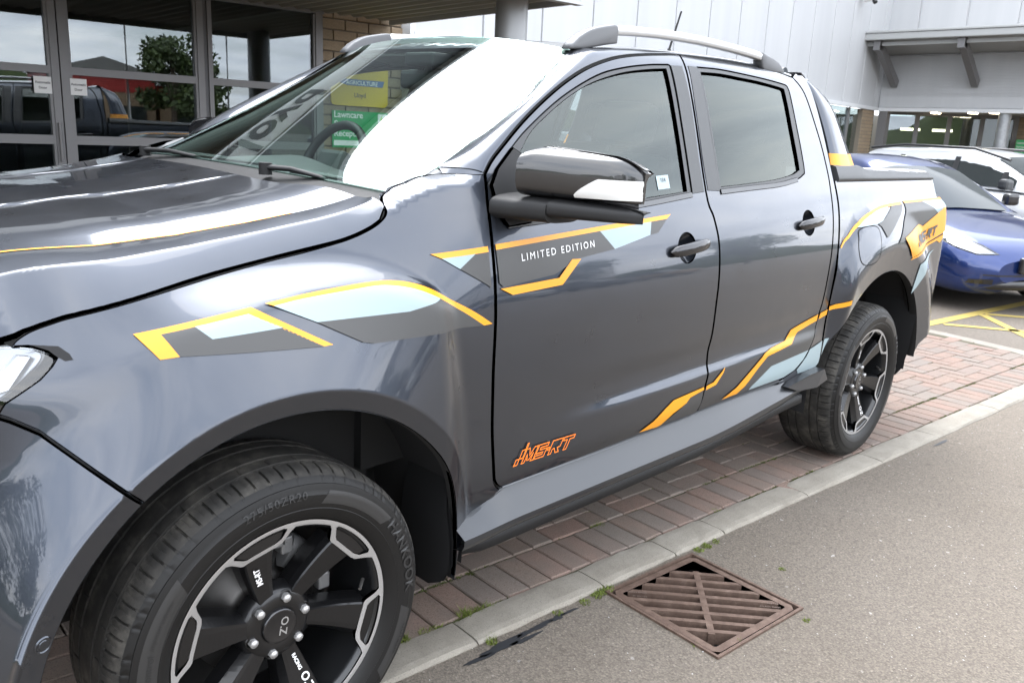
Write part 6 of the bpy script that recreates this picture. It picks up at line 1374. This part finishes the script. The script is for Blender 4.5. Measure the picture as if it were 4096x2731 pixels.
# ================================================================== other cars
def car(name, label, loc, heading, paint, Lc, Wc, Hc, kind):
    root = tag(empty(name, loc, heading), label, 'car')      # local: +x = nose, y = left, z up
    # station list: x, half width, z bottom, z shoulder, z top(of lower body)
    if kind == 'saloon': st = [(0, .50, .30, .42, .52), (-.05, .66, .20, .44, .60), (-.18, .80, .16, .50, .68), (-.40, .88, .16, .56, .745), (-.75, .915, .17, .62, .815), (-1.2, .925, .18, .68, .88), (-1.6, .92, .18, .72, .93), (-2.4, .915, .18, .74, .95), (-3.3, .92, .18, .76, .98), (-4.0, .90, .2, .77, 1.0), (-4.5, .82, .24, .76, 1.0), (-4.69, .66, .34, .7, .9)]; gh = [(-1.28, .70, .90), (-1.75, .66, 1.16), (-2.15, .60, 1.345), (-2.55, .575, 1.43), (-3.0, .57, 1.44), (-3.5, .57, 1.38), (-4.0, .60, 1.20), (-4.35, .62, 1.02)]
    else: st = [(0, .52, .35, .55, .70), (-.06, .70, .24, .6, .80), (-.2, .83, .20, .66, .90), (-.45, .89, .2, .72, .97), (-.8, .91, .2, .78, 1.01), (-1.2, .915, .2, .82, 1.05), (-1.6, .915, .2, .84, 1.07), (-2.6, .915, .2, .85, 1.09), (-3.4, .915, .22, .86, 1.1), (-4.1, .90, .24, .86, 1.1), (-4.4, .82, .3, .8, 1.05), (-4.5, .7, .4, .75, .95)]; gh = [(-1.12, .74, 1.03), (-1.5, .71, 1.24), (-1.95, .655, 1.46), (-2.3, .635, 1.545), (-3.0, .63, 1.57), (-3.7, .63, 1.55), (-4.15, .64, 1.42), (-4.42, .66, 1.08)]
    xs = np.linspace(0, st[-1][0], 48); A = np.array(st); o_ = np.argsort(A[:, 0]); f = [(lambda x, c=c: np.interp(x, A[o_, 0], A[o_, c])) for c in range(1, 5)]
    G = []
    for x in xs:
        w_, zb, zs, zt = (float(q(x)) for q in f); half = [(.55*w_, zb), (.90*w_, zb+.01), (.985*w_, zb+.09), (w_*.985, (zb+zs)*.5), (w_, zs-.03), (w_*.985, zs+.02), (.93*w_, zs+(zt-zs)*.55), (.82*w_, zt-.015), (.55*w_, zt+.01), (.25*w_, zt+.022), (0, zt+.026)]
        G.append([(x, y, z) for y, z in half]+[(x, -y, z) for y, z in half[::-1][1:]])
    mb = MB(); mb.grid(G); mb.add(G[0], [tuple(range(len(G[0])))]); mb.add(G[-1], [tuple(range(len(G[0])))]); body = mb.obj('body', paint, root)
    sub = body.modifiers.new('smooth', 'SUBSURF'); sub.levels = 1; sub.render_levels = 1
    # greenhouse: pillars and roof in paint, dark glass between
    B = np.array(gh); ob = np.argsort(B[:, 0]); gw = lambda x: float(np.interp(x, B[ob, 0], B[ob, 1])); gz = lambda x: float(np.interp(x, B[ob, 0], B[ob, 2]))
    def zb_(x): return float(f[3](x))-.01
    gx = np.linspace(gh[0][0], gh[-1][0], 36); G = []
    sp = _nspline(B[ob, 0], B[ob, 2])
    for x in gx:
        zt = float(sp(x)); z0 = zb_(x); w0_ = .84*float(f[0](x)); wt = gw(x); G.append([(x, w0_, z0), (x, w0_+(wt-w0_)*.93, z0+(zt-z0)*.86), (x, wt*.93, zt-.02*min(1, (zt-z0)*4)), (x, wt*.5, zt+.012), (x, 0, zt+.02), (x, -wt*.5, zt+.012), (x, -wt*.93, zt-.02*min(1, (zt-z0)*4)), (x, -(w0_+(wt-w0_)*.93), z0+(zt-z0)*.86), (x, -w0_, z0)])
    mb = MB(); mb.grid(G); mb.obj('roof', paint, root)
    # windscreen
    i1 = [i for i, x in enumerate(gx) if x > gh[0][0]-.85]; up = .004
    mb = MB(); mb.grid([[(p[0]+.006, p[1]*.96, p[2]+.012) for p in (G[i][2], G[i][3], G[i][4], G[i][5], G[i][6])] for i in i1]); mb.obj('windscreen', 'car_glass', root)
    for sgn in (1, -1):
        mb = MB(); rows = []
        for x in np.linspace(gh[0][0]-.45, gh[-1][0]+.5, 20):
            zt = float(sp(x)); z0 = zb_(x); w0_ = .84*float(f[0](x)); wt = gw(x); a = (w0_+.006, z0+.035); b_ = (w0_+(wt-w0_)*.93+.006, z0+(zt-z0)*.86-.03)
            rows.append([(x, sgn*a[0], a[1]), (x, sgn*(a[0]+b_[0])/2, (a[1]+b_[1])/2), (x, sgn*b_[0], b_[1])])
        mb.grid(rows); mb.obj('side_window', 'car_glass', root)
        for x in ((-2.55, -3.4) if kind == 'saloon' else (-1.75, -2.5, -3.4)):
            zt = float(sp(x)); z0 = zb_(x); w0_ = .84*float(f[0](x)); wt = gw(x); mb = MB(); mb.add([(x-.05, sgn*(w0_+.012), z0+.03), (x+.05, sgn*(w0_+.012), z0+.03), (x+.04, sgn*(w0_+(wt-w0_)*.93+.011), z0+(zt-z0)*.86-.03), (x-.04, sgn*(w0_+(wt-w0_)*.93+.011), z0+(zt-z0)*.86-.03)], [(0, 1, 2, 3)]); mb.obj('window_post', 'car_black', root)
        # mirror
        mb = MB(); xm = gh[0][0]-.42; mb.bbox(xm-.06, xm+.07, min(sgn*.93, sgn*1.10), max(sgn*.93, sgn*1.10), zb_(xm)+.02, zb_(xm)+.16, .04); mb.tube([(xm, sgn*.86, zb_(xm)+.03), (xm, sgn*.98, zb_(xm)+.06)], .025, 8); mb.obj('door_mirror', 'car_black' if kind == 'saloon' else 'satin_grey', root)
        # wheels
        for xw in ((-.86, -3.73) if kind == 'saloon' else (-.88, -3.55)):
            wr = empty('wheel', (xw, sgn*.80, .335), parent=root); mb = MB(); mb.grid([[(r*math.cos(q), y, r*math.sin(q)) for r, y in ((.0, -.10), (.20, -.10), (.235, -.112), (.29, -.118), (.325, -.10), (.335, -.05), (.335, .05), (.325, .10), (.29, .118), (.235, .112))] for q in np.linspace(0, 2*math.pi, 33)]); mb.obj('tyre', 'rubber', wr)
            mb = MB(); 
            for k in range(5): q = k*1.2566; mb.prism([(.02*math.cos(q+1.57)+.03*math.cos(q), .02*math.sin(q+1.57)+.03*math.sin(q)), (.05*math.cos(q+1.57)+.22*math.cos(q), .05*math.sin(q+1.57)+.22*math.sin(q)), (-.05*math.cos(q+1.57)+.22*math.cos(q), -.05*math.sin(q+1.57)+.22*math.sin(q)), (-.02*math.cos(q+1.57)+.03*math.cos(q), -.02*math.sin(q+1.57)+.03*math.sin(q))], lambda a, b, h: (a, h, b), sgn*.105, sgn*.120)
            mb.obj('rim', 'car_silver', wr)
            # arch opening shown as a dark ring on the flank
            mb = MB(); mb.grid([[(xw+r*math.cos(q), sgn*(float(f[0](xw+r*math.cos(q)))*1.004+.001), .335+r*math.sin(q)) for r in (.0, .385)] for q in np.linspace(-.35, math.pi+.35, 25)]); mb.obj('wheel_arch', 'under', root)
    return root, f, sp
bc, bf, bs = car('blue_saloon', 'dark blue saloon car parked behind the pickup with its nose to the road', (8.62, .45, -.012), R(236), 'car_blue', 4.69, 1.85, 1.44, 'saloon')
# head lamps, intake, number plate of the blue car
def surf_pt(f, x, k, grow=1.004):
    w_, zb, zs, zt = (float(q(x)) for q in f); return w_, zb, zs, zt
from mathutils.bvhtree import BVHTree
def on_body(car_root, pts, ang, off):
    bo = [c for c in car_root.children if c.name.startswith('body')][0]; bpy.context.view_layer.update(); dg = bpy.context.evaluated_depsgraph_get(); bv = BVHTree.FromObject(bo, dg)
    d = Vector((math.cos(ang), math.sin(ang), 0)); u_ = Vector((-math.sin(ang), math.cos(ang), 0)); outp = []
    for a_, z in pts:
        o_ = d*3+u_*a_+Vector((0, 0, z)); h = bv.ray_cast(o_-Vector((0, 0, 0)), -d); outp.append(tuple((h[0] if h[0] else o_-d*3)+d*off))
    return outp
def body_patch(car_root, name, poly, ang, mat, off=.006, step=.03):
    P = dense(poly, step); P = P if area2(P) > 0 else P[::-1]; V2, F, _ = cdt([P], step); return mk(name, on_body(car_root, V2, ang, off), [tuple(f) for f in F], mat, car_root, smooth=True)
for sgn in (1, -1):
    fl = lambda pts: [(a_*sgn, z) for a_, z in pts]
    body_patch(bc, 'lamp_bezel', fl([(.40, .575), (.56, .655), (.78, .725), (1.02, .775), (1.06, .745), (1.0, .69), (.80, .615), (.60, .565)]), sgn*R(38), 'car_black', .004)
    body_patch(bc, 'headlamp', fl([(.44, .582), (.58, .648), (.79, .715), (1.0, .762), (1.035, .742), (.98, .695), (.79, .625), (.61, .576)]), sgn*R(38), 'lamp_shell', .010)
    body_patch(bc, 'side_intake', fl([(.50, .285), (.50, .34), (.72, .33), (.74, .29)]), sgn*R(20), 'car_black', .005)
body_patch(bc, 'bumper_crease', [(-.62, .385), (.62, .385), (.62, .372), (-.62, .372)], 0., 'car_black', .003)
mb = MB(); G = []
for y in np.linspace(-.62, .62, 25): x = .035-.30*(abs(y)/.62)**2.4*.5; G.append([(x-.015, y, .235), (x+.012, y, .25), (x+.012, y, .335-.05*abs(y)), (x-.02, y, .35-.05*abs(y))])
mb.grid(G); mb.obj('lower_intake', 'car_black', bc)
mb = MB(); mb.bbox(.0, .06, -.30, .30, .40, .56, .02); mb.obj('plate_holder', 'car_black', bc)
mb = MB(); mb.bbox(.062, .072, -.26, .26, .425, .536, .003); pl = mb.obj('number_plate', 'plate_white', bc)
text_on('plate_lettering', 'C1 KDH', lambda a, b: np.stack([0*a+.0735, a, b+.445], -1), 'dark_print', pl, .105, weight=.002, width=.44)
wc, wf, wss = car('white_estate', 'white car with black roof line parked beyond the blue saloon', (11.9, -.15, -.012), R(252), 'car_white', 4.5, 1.83, 1.57, 'suv')
for sgn in (1, -1):
    mb = MB(); mb.tube([(-1.75, sgn*.66, 1.45), (-2.3, sgn*.62, 1.585), (-3.4, sgn*.62, 1.60), (-4.0, sgn*.62, 1.54)], .02, 8); mb.obj('roof_bar', 'car_black', wc)
    mb = MB(); G = [[(-.22-.42*t, sgn*(float(wf[0](-.22-.42*t))*.975+.008), float(wf[2](-.22-.42*t))+.03+k*(.10-.05*t)) for k in (0, .5, 1)] for t in np.linspace(0, 1, 8)]; mb.grid(G); mb.obj('headlamp', 'lamp_shell', wc)
mb = MB(); mb.bbox(-.03, .03, -.5, .5, .38, .62, .03); mb.obj('grille', 'car_black', wc)
# ================================================================== the far side of the car park (seen in glass and paint)
def tree(name, label, x, y, h, r, seed, group='trees across the car park'):
    rng = np.random.default_rng(seed); t = tag(empty(name, (x, y, -.012)), label, 'tree', group)
    mb = MB(); mb.tube([(0, 0, 0), (.1, .05, h*.35), (0, .1, h*.75)], [.22, .16, .05], 8)
    for k in range(6): a = rng.uniform(0, 6.28); mb.tube([(0.05, .05, h*rng.uniform(.3, .55)), (r*.6*math.cos(a), r*.6*math.sin(a), h*rng.uniform(.55, .85))], [.08, .02], 5)
    mb.obj('trunk', 'bark', t); cl = [(rng.normal(0, r*.42), rng.normal(0, r*.42), h*rng.uniform(.35, .92), r*rng.uniform(.28, .5)) for _ in range(26)]; V = []; F = []
    for cx, cy, cz, cr2_ in cl:
        for _ in range(130):
            d = rng.normal(0, 1, 3); d /= np.linalg.norm(d); p = np.array([cx, cy, cz])+d*cr2_*rng.uniform(.5, 1.05)*np.array([1, 1, .8]); a, b = rng.normal(0, 1, 3), rng.normal(0, 1, 3); a /= np.linalg.norm(a); b -= a*(a@b); b /= np.linalg.norm(b); s_ = rng.uniform(.10, .22); k = len(V); V += [p-a*s_, p+b*s_*.6, p+a*s_, p-b*s_*.6]; F.append((k, k+1, k+2, k+3))
    o = mk('crown', V, F, 'leaf', t); return t
TP = [(15.2, -43, 6.6, 2.3, 'tall broadleaf tree at the right end of the tan warehouses'), (17.4, -44.5, 5.4, 1.9, 'bushy tree just beside the tall tree by the warehouses'), (25, -44, 4.2, 1.9, 'small round tree alone beyond the last lamp post'),
      (-3, -34, 6.5, 3, 'broad tree straight across the road from the pickup'), (-14, -36, 7, 3.2, 'big tree in front of the pale grey warehouse'), (37, -33, 6, 2.8, 'broad tree far down the road in front of the long warehouse'), (52, -28, 6.5, 3, 'broad tree past the end of the long grey warehouse'), (62, -18, 7, 3.2, 'farthest tree along the road'), (-17, 3.5, 5.6, 2.8, 'full tree ahead of the pickup nearest the showroom'), (-19, -2.5, 6.2, 3.0, 'taller full tree ahead of the pickup beside the road'), (-24, 10, 6.6, 3.2, 'full tree far ahead of the pickup behind the others')]
for i, (x, y, h, r, lab) in enumerate(TP): tree('broadleaf_tree', lab, x, y, h, r, 50+i)
def shed(name, label, x0, x1, y0, y1, h, band, wall, ridge=1.0):
    t = tag(empty(name, ((x0+x1)/2, (y0+y1)/2, -.012)), label, 'building'); cx, cy = (x0+x1)/2, (y0+y1)/2
    mb = MB(); mb.box(x0-cx, x1-cx, y0-cy, y1-cy, 0, h-band); mb.obj('wall', wall, t); mb = MB(); mb.box(x0-cx-.02, x1-cx+.02, y0-cy-.02, y1-cy+.02, h-band+.001, h); mb.obj('cladding_band', 'red_clad' if 'red' in label else 'cladding', t)
    mb = MB(); a, b, c, d = x0-cx-.3, x1-cx+.3, y0-cy-.3, y1-cy+.3; m_ = (a+b)/2; V = [(a, c, h+.002), (m_, c, h+ridge), (b, c, h+.002), (a, d, h+.002), (m_, d, h+ridge), (b, d, h+.002)]; mb.add(V, [(0, 1, 4, 3), (1, 2, 5, 4), (0, 2, 1), (3, 4, 5), (0, 3, 5, 2)]); mb.obj('roof', 'roof_grey', t)
    for k in range(int((x1-x0)//3)):
        xx = x0+1+k*3-cx; mb = MB(); mb.box(xx, xx+1.6, y1-cy+.01, y1-cy+.05, .9, 2.1); mb.obj('window', 'car_glass', t)
    return t
shed('warehouse', 'low tan warehouse with a red cladding band and grey roof across the road', 9.2, 15.4, -58, -48, 4.1, 1.15, 'tan_wall'); shed('warehouse', 'smaller tan warehouse with a red band beside the trees across the road', 15.9, 19.0, -58, -49, 3.5, .9, 'tan_wall', .8)
shed('warehouse', 'long pale grey warehouse far along the road', 30, 58, -52, -44, 6, 4, 'room_wall', 1.2); shed('warehouse', 'pale grey warehouse behind the photographer', -40, -16, -52, -42, 5.5, 3.5, 'room_wall', 1.)
for i, (x, y) in enumerate([(9.0, -26), (14.5, -30), (24, -28), (-10, -24)]):
    t = tag(empty('lamp_post', (x, y, -.012)), ['tall lamp post in front of the red banded warehouse', 'tall lamp post in front of the tall tree by the warehouses', 'tall lamp post nearest the small round tree', 'tall lamp post in front of the pale grey warehouse'][i], 'lamp post', 'lamp posts across the road'); mb = MB(); mb.tube([(0, 0, 0), (0, 0, 6.5), (.1, 0, 6.8), (.8, 0, 6.95)], [.09, .06, .05, .04], 8); mb.obj('post', 'post_grey', t); mb = MB(); mb.bbox(.7, 1.25, -.1, .1, 6.9, 7.0, .03); mb.obj('lantern', 'post_grey', t)
def small_car(x, y, rz, paint, label):
    t = tag(empty('parked_car', (x, y, -.012), rz), label, 'car', 'cars parked across the road'); mb = MB(); G = []
    for xx, w_, z0, z1 in ((-2.1, .7, .35, .8), (-1.9, .86, .25, .95), (-.9, .88, .22, 1.0), (1., .88, .22, 1.), (1.9, .84, .25, .95), (2.1, .68, .35, .75)): G.append([(xx, -w_*.9, z0), (xx, -w_, z0+.2), (xx, -w_*.95, z1-.1), (xx, -w_*.8, z1), (xx, w_*.8, z1), (xx, w_*.95, z1-.1), (xx, w_, z0+.2), (xx, w_*.9, z0)])
    mb.grid(G, close_v=True); mb.add(G[0], [tuple(range(8))]); mb.add(G[-1], [tuple(range(8))]); mb.obj('body', paint, t)
    mb = MB(); G = [[(xx, -w_, .98), (xx, -w_*.8, z), (xx, w_*.8, z), (xx, w_, .98)] for xx, w_, z in ((-1.7, .8, 1.0), (-1.2, .78, 1.4), (.3, .78, 1.46), (1.2, .8, 1.0))]; mb.grid(G, sm=False); mb.obj('cabin', 'car_glass', t)
    for a in (-1.3, 1.3):
        for b in (-.8, .8): mb = MB(); mb.tube([(a, b-.1, .32), (a, b+.1, .32)], .32, 16); mb.obj('wheel', 'rubber', t)
for i, (nm, mt) in enumerate([('silver', 'car_silver'), ('red', 'car_red'), ('white', 'car_white'), ('black', 'car_black'), ('blue', 'car_blue'), ('pale grey', 'galvanised'), ('charcoal', 'satin_grey'), ('tan', 'tan_wall')]): small_car(-4+i*5.2, -21-.12*i, R(88+4*math.sin(i*3)), mt, nm+' car parked in the row across the road')
mb = MB(); G = []
for i in range(200):
    a = i/199*360; r = 95; G.append([(20+r*math.cos(R(a)), -10+r*math.sin(R(a)), -.5), (20+r*math.cos(R(a)), -10+r*math.sin(R(a)), 4.2+1.6*math.sin(a*.31)+1.0*math.sin(a*.9+2)+.6*math.sin(a*2.7))])
mb.grid(G); o = mb.obj('distant_treeline', 'leaf', None); o['kind'] = 'stuff'
